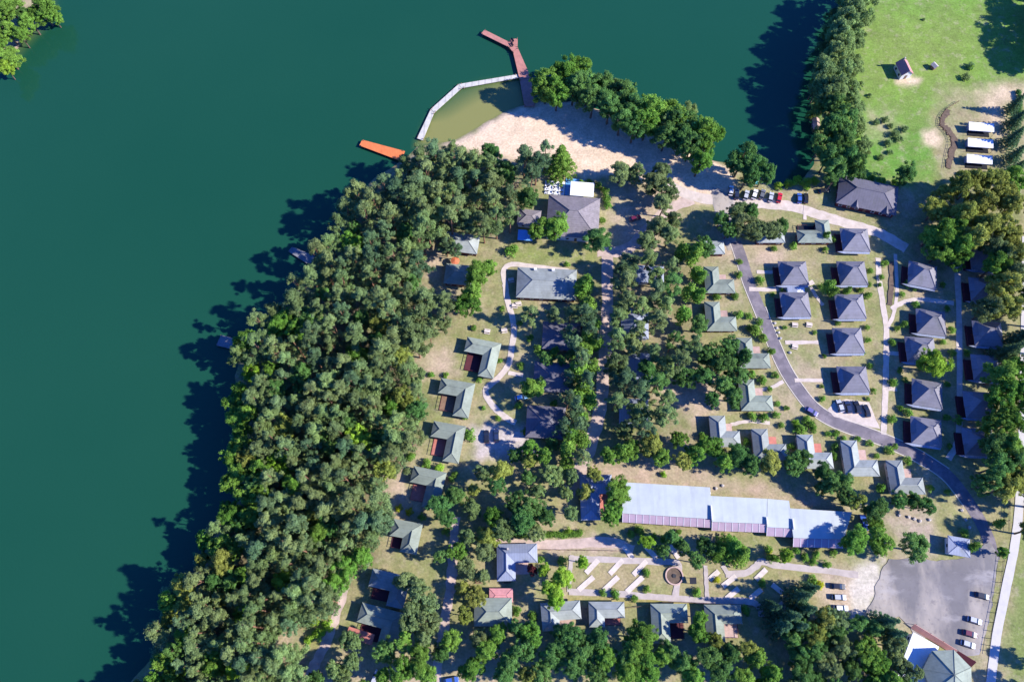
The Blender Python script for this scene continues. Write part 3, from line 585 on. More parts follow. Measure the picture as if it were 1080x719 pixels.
MB().add([(-9,-.5,.25),(4.2,-.5,.25),(4.2,.7,1.9),(-9,.7,1.9),(-9,-.4,.15),(4.2,-.4,.15),(4.2,.8,1.8),(-9,.8,1.8)],[(0,1,2,3),(7,6,5,4),(0,4,5,1),(1,5,6,2),(2,6,7,3),(3,7,4,0)]).build('panel',M['signp'],sg)
MB().add([(4.4,-.9,.25),(10,-.9,.25),(10,.7,1.9),(4.4,.7,1.9),(4.4,-.8,.15),(10,-.8,.15),(10,.8,1.8),(4.4,.8,1.8)],[(0,1,2,3),(7,6,5,4),(0,4,5,1),(1,5,6,2),(2,6,7,3),(3,7,4,0)]).build('panel',M['burg'],sg)['label'] = 'dark red end panel'
for x in (-8.5,-4,0,4.3,9.6): MB().tube((x,.95,0),(x,.95,2.0),.07,.07).build('post',M['dark'],sg)
mark('salmon hoarding',986,681)
# --- meadow farm things
def gable(name,label,nick,px,py,W,H,rot,roof,wall,ze=2.6,zr=4.2,cat='barn'):
    c = at(px,py,ze); root = thing(name,label,cat,(c.x,c.y,0),math.radians(rot))
    mb = MB(); x,y = W/2,H/2
    for s in (-1,1):
        a_ = [(s*x,-y,ze),(0,-y,zr),(0,y,zr),(s*x,y,ze)]; mb.add([*a_,*[(p[0],p[1],p[2]-.15) for p in a_]],[(0,1,2,3),(7,6,5,4),(0,4,5,1),(1,5,6,2),(2,6,7,3),(3,7,4,0)])
    mb.build('roof',roof,root)
    w_ = MB(); xi,yi = x-.3,y-.3; zi = ze+(zr-ze)*.3/x-.17
    w_.add([(-xi,-yi,0),(xi,-yi,0),(xi,-yi,zi),(0,-yi,zr-.2),(-xi,-yi,zi),(-xi,yi,0),(xi,yi,0),(xi,yi,zi),(0,yi,zr-.2),(-xi,yi,zi)],[(0,1,2,3,4),(9,8,7,6,5),(1,6,7,2),(0,4,9,5),(2,7,8,3),(3,8,9,4)])
    w_.build('wall',wall,root); dress(root,[(-xi,-yi),(xi,-yi),(xi,yi),(-xi,yi)],(0,),1.3,2.4); mark(nick,px,py); return root
bn = gable('barn','small pink-roofed gabled barn standing alone in the green meadow','pink-roofed barn',954,72,4.8,6.4,12,M['pink'],M['wallw'],2.8,4.9)
MB().box(-.4,2.2,4.0,.1,2.7,5.9).build('chimney',M['stone'],bn)
gable('garden_shed','tiny pale shed right of the pink-roofed barn in the meadow','tiny pale meadow shed',986,69,2.2,2.4,30,M['stone'],M['wood'],1.6,2.3,'shed')
gable('boathouse','small reddish boathouse at the water below the bank willows','reddish boathouse',861,131,2.6,5.0,-3,M['deckp'],M['burg'],2.0,2.9,'boathouse')
for i,(px,py,lab) in enumerate(((1035,134,'white-roofed long marquee with dark open side, topmost of three'),(1034,151,'white-roofed long marquee with dark open side, middle of three'),(1033,168,'white-roofed long marquee nearest the oaks, lowest of three'))):
    c = at(px,py,2.4); t = thing('marquee',lab,'marquee',(c.x,c.y,0),math.radians(-5),'white marquees in the meadow corner')
    MB().add([(-4.6,-1.7,2.2),(4.6,-1.7,2.2),(4.6,1.5,2.9),(-4.6,1.5,2.9),(-4.6,-1.7,2.1),(4.6,-1.7,2.1),(4.6,1.5,2.8),(-4.6,1.5,2.8)],[(0,1,2,3),(7,6,5,4),(0,4,5,1),(1,5,6,2),(2,6,7,3),(3,7,4,0)]).build('roof',M['white'],t)
    MB().prism([(-4.3,-.6),(4.3,-.6),(4.3,1.3),(-4.3,1.3)],0,2.25).build('wall',M['groof2'],t)
    for x in (-4.3,-1.5,1.5,4.3): MB().tube((x,-2.6,0),(x,-2.6,1.6),.06,.06).build('post',M['dark'],t)
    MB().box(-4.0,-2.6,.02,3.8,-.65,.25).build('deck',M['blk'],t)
    mark(('topmost white marquee','middle white marquee','lowest white marquee')[i],px,py)
# ------------------------------------------------------------------ piers
def deck(name,label,cat,segs,m,zt=.35,th=.2,posts=True,rail=False):
    c = at(*segs[0][0]); root = thing(name,label,cat,(c.x,c.y,0))
    for pts in segs:
        P = [tuple((at(*p,zt)-c)[:2]) for p in pts]
        MB().prism(ccw(P),zt-th,zt).build('deck',m,root)
        for i in range(0,len(P),1):
            p = Vector(P[i]); cx = sum(q[0] for q in P)/len(P); cy = sum(q[1] for q in P)/len(P); p = p.lerp(Vector((cx,cy)),.08)
            MB().tube((p.x,p.y,-3),(p.x,p.y,zt+.5),.12,.12).build('pile',M['wood'],root)
    return root
deck('swimming_pier','red plank swimming pier with a bent arm reaching into the lake','pier',[[(507.5,35.5),(511,31.5),(538,45),(537,50)],[(537.2,50.5),(538,42),(546,40.5),(546,50),(541,55)],[(541.2,55.3),(546,50.2),(560,82),(548,84)],[(548.2,84.4),(560.2,82.4),(564,112),(553,112)]],M['pier'],.75)
mark('red swimming pier',545,65)
deck('pontoon_walkway','pale grey floating walkway curving around the shallow bathing bay','walkway',[[(546,78.5),(547.2,82.2),(487,93),(484,88.8)],[(483.6,88.9),(486.8,93.1),(458,119),(454.6,115)],[(454.3,115.3),(457.8,119.3),(446,148),(439.8,146)]],M['pont'],.3)
mark('grey floating walkway',484,92)
deck('orange_jetty','bright orange jetty at the forest shore left of the bathing bay','jetty',[[(379,153.5),(382,147.5),(427,159.5),(423,170)]],M['orange'],.6); mark('orange jetty',402,158)
M['dock'] = mat('shade_grey_boards', (.17,.17,.175), .85, .25, .9, stripes=(.5,0,-.2))  # board colour darkened to carry the tree shade over the docks
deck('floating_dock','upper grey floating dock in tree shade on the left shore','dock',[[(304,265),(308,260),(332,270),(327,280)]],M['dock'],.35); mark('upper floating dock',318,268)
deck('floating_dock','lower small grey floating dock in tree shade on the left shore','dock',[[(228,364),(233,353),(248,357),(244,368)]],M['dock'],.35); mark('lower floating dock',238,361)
# ------------------------------------------------------------------ small furniture
def bench(px,py,rot,label,m='dark',z=0,sc=1.0,group=None):
    c = at(px,py,z); t = thing('bench',label,'bench',(c.x,c.y,z),math.radians(rot),group)
    MB().box(-.9*sc,-.25*sc,.42*sc,.9*sc,.25*sc,.5*sc).build('seat',M[m],t); MB().add([(-.9*sc,.26*sc,.5*sc),(.9*sc,.26*sc,.5*sc),(.9*sc,.4*sc,1.0*sc),(-.9*sc,.4*sc,1.0*sc),(-.9*sc,.32*sc,.5*sc),(.9*sc,.32*sc,.5*sc),(.9*sc,.46*sc,1.0*sc),(-.9*sc,.46*sc,1.0*sc)],[(0,1,2,3),(7,6,5,4),(0,4,5,1),(1,5,6,2),(2,6,7,3),(3,7,4,0)]).build('backrest',M[m],t)
    for x in (-.75*sc,.75*sc): MB().box(x-.05,-.22*sc,0,x+.05,.22*sc,.42*sc).build('leg',M['dark'],t)
bench(540,43.5,-60,'dark bench on the pier head nearest the lake','dark',.75); bench(539.5,48,-60,'dark bench on the pier head nearest the bent arm','dark',.75)
def table(px,py,rot,label,m='pad',group=None):
    c = at(px,py); t = thing('picnic_table',label,'picnic table',(c.x,c.y,0),math.radians(rot),group)
    MB().box(-1,-.4,.7,1,.4,.77).build('tabletop',M[m],t)
    for s in (-1,1):
        MB().box(-1,s*.75-.15,.42,1,s*.75+.15,.48).build('seat',M[m],t); MB().box(s*.7-.05,-.8,0,s*.7+.05,.8,.42).build('leg',M['wood'],t)
for px,py,lab in ((838,343,'pale picnic table on lawn below the road-side grey cabin, left one'),(853,343,'pale picnic table on lawn below the road-side grey cabin, right one'),(838,366,'pale picnic table between the asphalt road and the short straight path'),
    (532,349,'pale picnic table right beside the curving path'),(514,350,'pale picnic table on dry lawn left of the curving path'),(543,323,'picnic table below the long grey-green house, left of two'),(547,321,'picnic table below the long grey-green house, right of two'),(539,296,'white table at the left end of the long grey-green house')):
    table(px,py,random.uniform(-20,20),lab)
table(535,612,0,'small dark table left under the slate-blue house','wood') ; table(505,612,0,'dark wooden table beside the path left of the slate-blue house','wood')
def parasol(px,py,label,m,h=2.5,r=1.7,cat='parasol'):
    c = at(px,py,h); t = thing('parasol',label,cat,(c.x,c.y,0))
    MB().tube((0,0,0),(0,0,h+.5),.04,.04).build('pole',M['dark'],t); k = 8
    mb = MB(); ring = [(r*math.cos(6.283*i/k),r*math.sin(6.283*i/k),h) for i in range(k)]
    mb.add(ring+[(0,0,h+.55)]+[(x*.98,y*.98,z-.06) for x,y,z in ring]+[(0,0,h+.47)],[(i,(i+1)%k,k) for i in range(k)]+[(k+1+(i+1)%k,k+1+i,2*k+1) for i in range(k)]+[(i,k+1+i,k+1+(i+1)%k,(i+1)%k) for i in range(k)])
    mb.build('canopy',m,t)
parasol(622,537,'salmon parasol on the red terrace of the bar','' or M['orange2'],2.4,1.6)
parasol(480,275,'large orange sunshade beside the small green cottage in the clearing',M['orange2'],2.4,1.6)
def tarp(name,label,cat,px,py,W,H,rot,m,h):
    c = at(px,py,h); t = thing(name,label,cat,(c.x,c.y,0),math.radians(rot)); mb = MB(); a_ = [(-W/2,-H/2,h-.15),(W/2,-H/2,h-.15),(W/2,H/2,h+.15),(-W/2,H/2,h+.15)]
    mb.add([*a_,*[(x,y,z-.08) for x,y,z in a_]],[(0,1,2,3),(7,6,5,4),(0,4,5,1),(1,5,6,2),(2,6,7,3),(3,7,4,0)]); mb.build('canopy',m,t)
    for sx in (-1,1):
        for sy in (-1,1): MB().tube((sx*(W/2-.15),sy*(H/2-.15),0),(sx*(W/2-.15),sy*(H/2-.15),h-.2),.05,.05).build('post',M['dark'],t)
    return t
tarp('canopy','flat orange canopy at the edge of the sandy clearing left of the small cottage','canopy',446,267,2.0,2.2,20,M['orange2'],2.2)
tarp('terrace_canopy','large bright white canopy on the upper side of the brown-roofed restaurant','canopy',614,199.5,8.4,5.6,-5,M['white'],2.8)
tarp('terrace_canopy','pale blue canopy left of the restaurant under trees','canopy',554,248,5.2,4.0,-4,M['bluec'],2.5)
c = at(585,199); mark('cafe terrace',585,199); tc_ = thing('cafe_terrace','white paved cafe terrace at the upper left corner of the restaurant','terrace',(c.x,c.y,0),math.radians(-5)); MB().box(-3.6,-2.6,.02,3.6,3.0,.28).build('paving',M['white'],tc_)
MB().box(3.8,-2.6,.02,10.6,4.6,.26).build('shade_blue_deck',M['bluec'],tc_)  # blue colour stands in for shade on the white terrace
for i in range(9):
    x,y = (-2.6+(i%3)*2.4,-1.8+(i//3)*1.9); p = tc_.location+Vector((x+.1*y,y-.08*x,.28))
    t = thing('cafe_table',f'dark cafe table with chairs on the white terrace','cafe table',p,random.uniform(0,3),'cafe tables on the white terrace')
    MB().tube((0,0,.7),(0,0,.74),.4,.4,12).build('tabletop',M['dark'],t); MB().tube((0,0,0),(0,0,.7),.05,.05).build('leg',M['dark'],t)
    for a_ in (0,2.1,4.2): MB().box(.7*math.cos(a_)-.2,.7*math.sin(a_)-.2,.35,.7*math.cos(a_)+.2,.7*math.sin(a_)+.2,.45).build('seat',M['dark'],t)
# fire circle
c = at(711,607); fc = thing('fire_circle','round stone-edged fire circle with dark bed between the camping pitches','fire circle',(c.x,c.y,0))
k = 28; ri,ro = 2.35,2.75; mb = MB(); vs = [(r*math.cos(6.283*i/k),r*math.sin(6.283*i/k),z) for z in (.02,.5) for r in (ri,ro) for i in range(k)]
fs = []
for i in range(k):
    j = (i+1)%k; fs += [(2*k+i,2*k+j,3*k+j,3*k+i),(k+i,k+j,3*k+j,3*k+i),(i,j,2*k+j,2*k+i)]
mb.add(vs,fs).build('stone_ring',M['deckp'],fc)
MB().prism([(ri*math.cos(6.283*i/k),ri*math.sin(6.283*i/k)) for i in range(k)],.01,.18).build('gravel_bed',M['bed'],fc)
MB().tube((0,0,.18),(0,0,.42),.5,.6,10).build('fire_bowl',M['dark'],fc); mark('round fire circle',711,607)
tarp('barbecue_shelter','small black-roofed shelter right of the round fire circle','shelter',731,612,2.0,1.9,0,M['blk'],2.0)
# boulders along the asphalt road
bmv = []
for s in range(3):
    bm = bmesh.new(); bmesh.ops.create_icosphere(bm,subdivisions=2,radius=.55)
    for v in bm.verts: v.co *= random.uniform(.8,1.15); v.co.z = v.co.z*.7+.25
    me = bpy.data.meshes.new('boulder'); bm.to_mesh(me); bm.free(); me.materials.append(M['stone']); bmv.append(me)
for i,(px,py) in enumerate(((817,341),(819,346),(821,351),(823,357),(833,372),(1014,538),(1018,548),(1022,556),(958,545),(964,547),(970,549),(980,548),(948,543),(755,515),(762,512),(748,520))):
    o = link('boulder',bmv[i%3],None,at(px,py),i*1.3); tag(o,'small stone boulder in the loose row beside the asphalt road' if i < 8 else 'small stone boulder on the bare ground near the long pale building','boulder','roadside boulders' if i < 8 else 'boulders near the long building')
# ------------------------------------------------------------------ cars
def car_body():
    prof = [(-2.15,.35),(-2.2,.75),(-2.05,.95),(-1.35,1.0),(1.0,.98),(1.95,.82),(2.15,.6),(2.12,.35)]
    mb = MB()
    rows = []
    for (x,z) in prof:
        wv = .86 if abs(x) < 1.9 else .74
        rows.append([(x,-wv,z),(x,wv,z)])
    vs = [p for r in rows for p in r]; k = len(rows)
    fs = [(2*i,2*i+2,2*i+3,2*i+1) for i in range(k-1)]+[tuple(range(0,2*k,2)),tuple(range(2*k-1,0,-2)),(0,1,2*k-1,2*k-2)]
    return mb.add(vs,fs)
body_mb = car_body()
cabin = MB().add([(-1.95,-.8,.97),(.95,-.8,.98),(.95,.8,.98),(-1.95,.8,.97),(-1.45,-.64,1.42),(.15,-.64,1.44),(.15,.64,1.44),(-1.45,.64,1.42)],[(0,1,5,4),(1,2,6,5),(2,3,7,6),(3,0,4,7),(4,5,6,7),(3,2,1,0)])
roofp = [(-1.5,-.66,1.425),(.2,-.66,1.445),(.2,.66,1.445),(-1.5,.66,1.425)]
roofm = MB().add([*roofp,*[(x,y,z+.06) for x,y,z in roofp]],[(0,3,2,1),(4,5,6,7),(0,1,5,4),(1,2,6,5),(2,3,7,6),(3,0,4,7)])
tyre = MB().tube((0,-.11,0),(0,.11,0),.33,.33,14).mesh('wheel',M['rubber']); rim = MB().tube((0,-.12,0),(0,.12,0),.19,.19,10).mesh('rim',M['stone'])
hl = MB().box(-.05,-.18,-.07,.05,.18,.07).mesh('headlight',M['lamp']); tlm = MB().box(-.05,-.16,-.08,.05,.16,.08).mesh('tail_light',M['tail'])
glm = cabin.mesh('glass',M['glass'])
CARC = dict(white=(.75,.75,.76),silver=(.42,.43,.46),black=(.015,.016,.02),darkblue=(.02,.03,.07),red=(.5,.015,.025),blue=(.04,.1,.35),maroon=(.12,.015,.03),grey=(.12,.125,.14),violet=(.13,.12,.28),lightblue=(.2,.4,.65))
cbod = {}
for k_, c in CARC.items():
    m = mat('car_paint_'+k_,c,.3,0,1,.5,0,.6); me = body_mb.mesh('body',m); cbod[k_] = (me,roofm.mesh('roof',m))
def car(px,py,head,colr,label,group=None,sc=1.0):
    c = at(px,py,.7); t = thing('parked_car',label,'car',(c.x,c.y,.05),math.radians(head),group); t.scale = (sc,)*3
    b_ = link('body',cbod[colr][0],t)
    md = b_.modifiers.new('bevel','BEVEL'); md.width = .09; md.segments = 2
    link('glass',glm,t); link('roof',cbod[colr][1],t)
    for x in (-1.35,1.35):
        for y in (-.78,.78):
            wh = link('wheel',tyre,t,(x,y,.33)); link('rim',rim,wh)
    for y in (-.52,.52): link('headlight',hl,t,(2.1,y,.68)); link('tail_light',tlm,t,(-2.17,y,.74))
    return t
GR = 'cars parked along the gravel road by the beach'
for a_ in ((771,201,78,'white','white car parked upright, leftmost by the beach end of the gravel road',GR),(777,205,78,'darkblue','dark car tucked right of the leftmost white car by the beach',GR),(787,206,70,'silver','silver car with dark shadow, third by the gravel road',GR),(796,205,68,'white','white car with dark windows between silver and dark cars by the gravel road',GR),(804,205,68,'grey','dark grey car between white and silver cars by the gravel road',GR),(813,208,72,'silver','silver car immediately left of the red car',GR),(822,208.5,72,'red','bright red car at the right end of the beach-side row',GR),(843,209,82,'blue','blue car parked apart right of the red car',GR),(850,209,82,'black','black car beside the lone blue car',GR),(869,201,10,'black','black car in shade left of the long dark grey building',GR)): car(*a_)
GP = 'cars in the small parking bay'
for a_ in ((886,428,100,'silver','silver car leftmost in the parking bay below the grey cabin',GP),(894.5,429,96,'darkblue','dark blue car second from left in the parking bay',GP),(904,429,96,'black','black car third from left in the parking bay',GP),(914,433,98,'black','black car rightmost and slightly lower in the parking bay',GP)): car(*a_)
car(856,434,-32,'violet','violet blue car standing on the asphalt road bend')
GC_ = 'cars at the gravel edge left of the car park'
car(884,618,-4,'black','black car with bright highlights, upper of three left of the car park',GC_); car(885,629.5,-2,'silver','silver car, middle of three left of the car park',GC_); car(887,641,-2,'white','white car, lowest of three left of the car park',GC_)
GB = 'cars at the right side of the big car park'
car(1036,628,-14,'black','black car alone at the upper right of the big car park',GB); car(1028,654,-17,'silver','silver car topmost of three at the lower right of the car park',GB); car(1023,668,-16,'maroon','maroon car between two silver cars in the car park',GB); car(1021,679,-18,'silver','silver car lowest of three at the lower right of the car park',GB)
car(513,460,92,'black','black car left of two at the pale yard below the curving path'); car(523.5,459,92,'darkblue','dark blue car right of two at the pale yard below the curving path')
car(550,419,10,'lightblue','light blue car under the round tree beside the curving path'); car(670,230,20,'maroon','dark maroon car on sandy ground right of the restaurant')
car(396,714,70,'silver','silver car at the bottom edge in the lower left woods'); car(476,717,10,'blue','blue car at the bottom edge beside the green trees')
car(911,551,92,'blue','blue car at the right end of the long pale building',None,1.15)
tarp('teal_tent','small teal tent canopy behind the silver car at the gravel road','tent',797,192,2.0,2.0,10,M['teal'],1.6)
# ------------------------------------------------------------------ fences
def fence(label,pts,m='wood',h=1.1,step=2.4):
    C = spline([at(*p)[:2] for p in pts],4); c = C[0]; root = thing('fence',label,'fence',(c.x,c.y,0))
    rl = MB(); acc = 0; last = None; n_ = 0
    for i in range(len(C)-1):
        p, q = C[i]-c, C[i+1]-c
        for z in (h*.5,h*.92): rl.tube((p.x,p.y,z),(q.x,q.y,z),.045,.045,5)
        k = max(1,int((q-p).length/step))
        for j in range(k):
            r_ = p.lerp(q,j/k)
            if n_ < 95: MB().box(r_.x-.07,r_.y-.07,0,r_.x+.07,r_.y+.07,h).build('post',M[m],root)
            n_ += 1
    rl.build('rails',M[m],root)
fence('wooden post fence along the lower side of the pinkish track below the hedge',[(522,579),(600,580),(655,581)])
fence('wooden post fence winding around the dark ditch beside the marquees',[(1010,108),(998,116),(992,124),(991,133),(998,141),(1002,150),(999,165),(997,178)])
fence('thin fence between the car park and the white concrete road',[(1057,585),(1052,625),(1044,665),(1040,690)],'dark',1.6)
fence('low fence along the lower edge of the yellow grass strip behind the garden cottages',[(600,641),(660,641),(700,635),(745,636),(800,640)],'wood',1.0)
fence('fence on the left side of the white concrete road beyond the lawn',[(1066,380),(1066,440),(1064,500),(1062,560)],'dark',1.5)
# ------------------------------------------------------------------ trees
def leaves(centers, radii, per, size, seed, flat=.8, up=.5):
    r = np.random.default_rng(seed); V=[]; T=[]
    for c, R in zip(centers, radii):
        k = int(per*(R**1.6)); d_ = r.normal(size=(k,3)); d_ /= np.linalg.norm(d_,axis=1)[:,None]
        rad = R*(r.uniform(.35,1,size=(k,1))**.5)*(1+.18*r.normal(size=(k,1)))
        P_ = np.array(c)+d_*rad*np.array([1,1,flat])
        nn = d_*.8+np.array([0,0,up])+r.normal(size=(k,3))*.45; nn /= np.linalg.norm(nn,axis=1)[:,None]
        u = np.cross(nn, r.normal(size=(k,3))); u /= np.linalg.norm(u,axis=1)[:,None]; v = np.cross(nn,u)
        s = size*r.uniform(.55,1.25,size=(k,1)); e = s*r.uniform(.5,.9,size=(k,1))
        V.append(np.stack([P_+u*s, P_+v*e, P_-u*s*.9, P_-v*e],1)); T.append(np.full(k, r.uniform(.72,1.28))*r.uniform(.82,1.18,size=k))
    V = np.concatenate(V); T = np.concatenate(T); q = np.arange(len(V)*4).reshape(-1,4)
    me = npmesh('crown', V.reshape(-1,3), q, L['green']); me.attributes.new('tint','FLOAT','FACE').data.foreach_set('value',T.astype('f')); return me
def trunk(h, r, limbs, m, lean=.3, seed=0):
    rr = random.Random(seed); mb = MB(); p = Vector((0,0,-.3)); k = 5; dx, dy = rr.uniform(-lean,lean), rr.uniform(-lean,lean)
    for i in range(k):
        q = Vector((dx*(i+1)/k, dy*(i+1)/k, h*(i+1)/k)); mb.tube(p,q,r*(1-.75*i/k),r*(1-.75*(i+1)/k),7); p = q
    for e in limbs:
        s = Vector((dx*.6,dy*.6,max(h*.3,e[2]*.62))); mid = s.lerp(Vector(e),.5)+Vector((0,0,.25)); mb.tube(s,mid,r*.35,r*.22,5); mb.tube(mid,Vector(e),r*.22,r*.06,5)
    return mb.mesh('trunk', m)
protos = {}
def mk(kind, crown, tr): protos.setdefault(kind, []).append((crown, tr))
for s in range(8):                                   # pine: 18 m high, crown radius ~3 m, irregular tufted boughs
    r = np.random.default_rng(100+s); C_=[]; R_=[]; ax, el = r.uniform(0,3.14), r.uniform(.6,1); lim = []
    for b_ in range(r.integers(12,18)):
        t = r.uniform(0,1)**.9; z = 6.0+11*t; rad = 3.3*(1-(max(0,t-.4)/.6)**1.7)*r.uniform(.45,1.1)+.15; a_ = b_*2.4+r.uniform(-.7,.7)
        x, y = rad*math.cos(a_), rad*math.sin(a_)*el; x, y = x*math.cos(ax)-y*math.sin(ax), x*math.sin(ax)+y*math.cos(ax); lim.append((x,y,z))
        for q_ in range(r.integers(3,6)):
            f_ = r.uniform(.45,1.1); C_.append((x*f_+r.normal()*.45, y*f_+r.normal()*.45, z+r.normal()*.35+.2)); R_.append(r.uniform(.4,.82))
    for q_ in range(5): C_.append((r.normal()*.5,r.normal()*.5,16.8+r.uniform(-.8,.9))); R_.append(r.uniform(.45,.75))
    mk('pine', leaves(C_,R_,300,.16,s,.72,.45), trunk(17.2,.24,lim[::2],M['barkp'],.4,s))
for s in range(7):                                   # broadleaf: 12 m high, crown radius ~4 m
    r = np.random.default_rng(200+s); C_=[]; R_=[]; sub = [(r.uniform(-2,2),r.uniform(-2,2),r.uniform(-2.6,1.5),r.uniform(1.4,2.6)) for _ in range(8)]+[(0,0,.6,2.7)]
    for (cx,cy,cz,cr_) in sub:
        for i in range(13):
            d_ = r.normal(size=3); d_ /= np.linalg.norm(d_); d_[2] = abs(d_[2])*1.05-.25; f_ = r.uniform(.7,1.05)
            C_.append((cx+d_[0]*cr_*f_, cy+d_[1]*cr_*f_, 7.2+cz*1.3+d_[2]*cr_*1.15)); R_.append(r.uniform(.42,.85))
    mk('broad', leaves(C_,R_,260,.17,300+s,.8,.45), trunk(8.5,.3,C_[::9],M['bark'],.4,s))
for s in range(3):                                   # spruce: 12 m, radius 2.8 m, whorled branches
    r = np.random.default_rng(400+s); C_=[]; R_=[]
    for lv in range(11):
        t = lv/10; rad = 2.9*(1-t)+.15; k = max(3,int(9*(1-t)+3)); o_ = r.uniform(0,6)
        for i in range(k):
            a_ = o_+6.283*i/k+r.uniform(-.15,.15)
            for f_ in (.35,.7,1.0):
                if rad*f_ < .25 and lv < 10: continue
                C_.append((rad*f_*math.cos(a_),rad*f_*math.sin(a_),1.6+10.2*t-.35*rad*f_+.4)); R_.append(.62-.22*f_)
    mk('spruce', leaves(C_,R_,130,.17,500+s,.6,.6), trunk(11.8,.2,[],M['bark'],.05,s))
for s in range(5):                                   # shrub: radius 1.4 m
    r = np.random.default_rng(600+s); C_=[]; R_=[]
    for i in range(14):
        a_ = r.uniform(0,6.28); rd = 1.0*math.sqrt(r.uniform(0,1)); C_.append((rd*math.cos(a_),rd*math.sin(a_),.75+.9*(1-rd)*r.uniform(.4,1.2))); R_.append(r.uniform(.42,.68))
    me = leaves(C_,R_,150,.15,700+s,.9,.5); mk('shrub', me, None)
for s in range(2):                                   # column: narrow upright small tree 6 m
    r = np.random.default_rng(800+s); C_=[(r.uniform(-.5,.5),r.uniform(-.5,.5),1.2+4.6*i/14) for i in range(15)]; R_=[.95*math.sin(math.pi*(.2+.72*i/14))*r.uniform(.8,1.15) for i in range(15)]
    mk('column', leaves(C_,R_,150,.18,900+s,1.0,.5), trunk(5,.12,[],M['bark'],.05,s))
TREES = []                                           # (kind, leaf, px, py, root object)
WHAT = {'pine':'pine_tree','broad':'broadleaf_tree','spruce':'spruce_tree','shrub':'shrub','column':'small_tree'}
BASE = {'pine':(18.0,3.4),'broad':(12.5,4.3),'spruce':(12.3,3.0),'shrub':(2.0,1.45),'column':(6.2,1.2)}
def tree(kind, px, py, rpx, leaf, hs=1.0, zone='', z=0):
    rpx *= {'broad':1.24,'pine':1.16,'spruce':1.1}.get(kind,1)
    H0, R0 = BASE[kind]; sc = 3.15*(1-.384*(359.5-py)/840)  # px per metre here
    s = rpx/sc/R0; sz = s*hs if kind in ('shrub','column') else (.35*s+.65)*hs
    c = at(px, py, H0*sz*.68); me, tr = random.choice(protos[kind])
    if kind == 'shrub': o = link('shrub', me, None, (c.x,c.y,0)); tgt = o
    else:
        o = link(('willow_tree' if leaf == 'grey' and kind == 'broad' else 'small_tree' if kind == 'broad' and rpx < 12.6 else WHAT[kind]), None, None, (c.x,c.y,0)); tgt = link('crown', me, o); link('trunk', tr, o)
    tgt.material_slots[0].link = 'OBJECT'; tgt.material_slots[0].material = L[leaf]
    o.rotation_euler.z = random.uniform(0,6.28); o.scale = (s*random.uniform(.93,1.07), s*random.uniform(.93,1.07), sz)
    TREES.append((kind, leaf, px, py, o, zone, rpx))
def inpoly(p, P):
    c = False; n_ = len(P)
    for i in range(n_):
        (x1,y1),(x2,y2) = P[i],P[(i+1)%n_]
        if (y1 > p[1]) != (y2 > p[1]) and p[0] < (x2-x1)*(p[1]-y1)/(y2-y1)+x1: c = not c
    return c
def poly_d(p, P):
    best = 1e9
    for i in range(len(P)):
        a_, b_ = Vector(P[i]), Vector(P[(i+1)%len(P)]); e = b_-a_; t = max(0,min(1,(Vector(p)-a_).dot(e)/max(e.length_squared,1e-9))); best = min(best,(Vector(p)-a_-e*t).length)
    return best
PLACED = []
def fill(P, dmin, fn, holes=(), tries=9000, seed=1):
    rr = random.Random(seed); xs_ = [p[0] for p in P]; ys_ = [p[1] for p in P]; k = 0
    for _ in range(tries):
        p = (rr.uniform(min(xs_),max(xs_)), rr.uniform(min(ys_),max(ys_)))
        if not inpoly(p,P) or any((p[0]-x)**2+(p[1]-y)**2 < r_*r_ for x,y,r_ in holes): continue
        if any((p[0]-x)**2+(p[1]-y)**2 < dmin*dmin for x,y in PLACED): continue
        PLACED.append(p); fn(p, rr); k += 1
    return k
def T(kind, leaf, *items, hs=1.0):
    for it in items:
        PLACED.append(it[:2]); tree(kind, it[0], it[1], it[2], leaf, hs)
# explicit trees -------------------------------------------------
T('broad','green',(576,84,15),(595,72,15),(611,66,11),(588,95,12),(684,108,15),(683,127,12),(709,114,14),(742,130,15),(745,150,12),(740,167,11),(757,137,10),hs=1.3)
T('broad','dark',(620,86,15),(638,82,14),(655,94,15),(668,110,15),(626,102,13),(644,108,14),(656,121,13),(670,130,12),(722,124,14),(720,142,13),(704,138,13),(784,166,14),(799,172,13),(790,182,11),(808,180,9),(606,88,13),(730,150,12),hs=1.3)
T('broad','grey',(648,88,9),(700,126,9),(728,112,10),hs=1.25)
T('spruce','green',(592,164,15),hs=1.0); T('pine','pine',(566,172,12),(553,166,12),(560,186,11),(575,160,10))
T('broad','olive',(655,178,12),(690,190,13),(705,198,11),(672,180,9),(700,178,9))
T('broad','dark',(633,250,14),(560,205,12)); T('broad','green',(585,238,13),(568,240,10)); T('broad','olive',(700,215,11),(697,235,11),(706,248,11),(682,250,11),(712,230,9))
T('broad','olive',(785,235,13),(800,240,13),(778,222,9),(815,240,11)); T('broad','dark',(790,222,9),(770,240,9),(826,236,9),(762,228,8),(745,258,9))
T('broad','grey',(908,-12,15),(903,6,14),(892,20,14),(886,36,14),(879,53,14),(873,70,14),(891,48,12),(889,70,12),(884,88,14),(899,28,11),(876,100,12),(868,84,11),hs=1.5)
T('broad','grey',(871,60,9),(877,34,9),(884,14,9),(866,74,8),(893,-4,9),(898,-14,9),(870,48,8),(864,96,8),hs=.8)
T('broad','gold' and 'yellow',(861,88,8),(868,103,9),(863,112,7),hs=1.1)
T('broad','dark',(884,110,13),(892,126,14),(880,132,12),(890,147,13),(878,160,12),(897,163,12),(905,172,10),(885,174,11),(868,150,10),hs=1.45)
T('broad','dark',(957,182,11),(880,188,8)); T('shrub','grey',(935,125,5),(945,140,6),(950,146,5),(938,150,5),(955,135,5),(940,132,4),(1025,68,5),(1020,80,5),(893,95,6),(905,60,5),(900,80,5),(898,110,5))
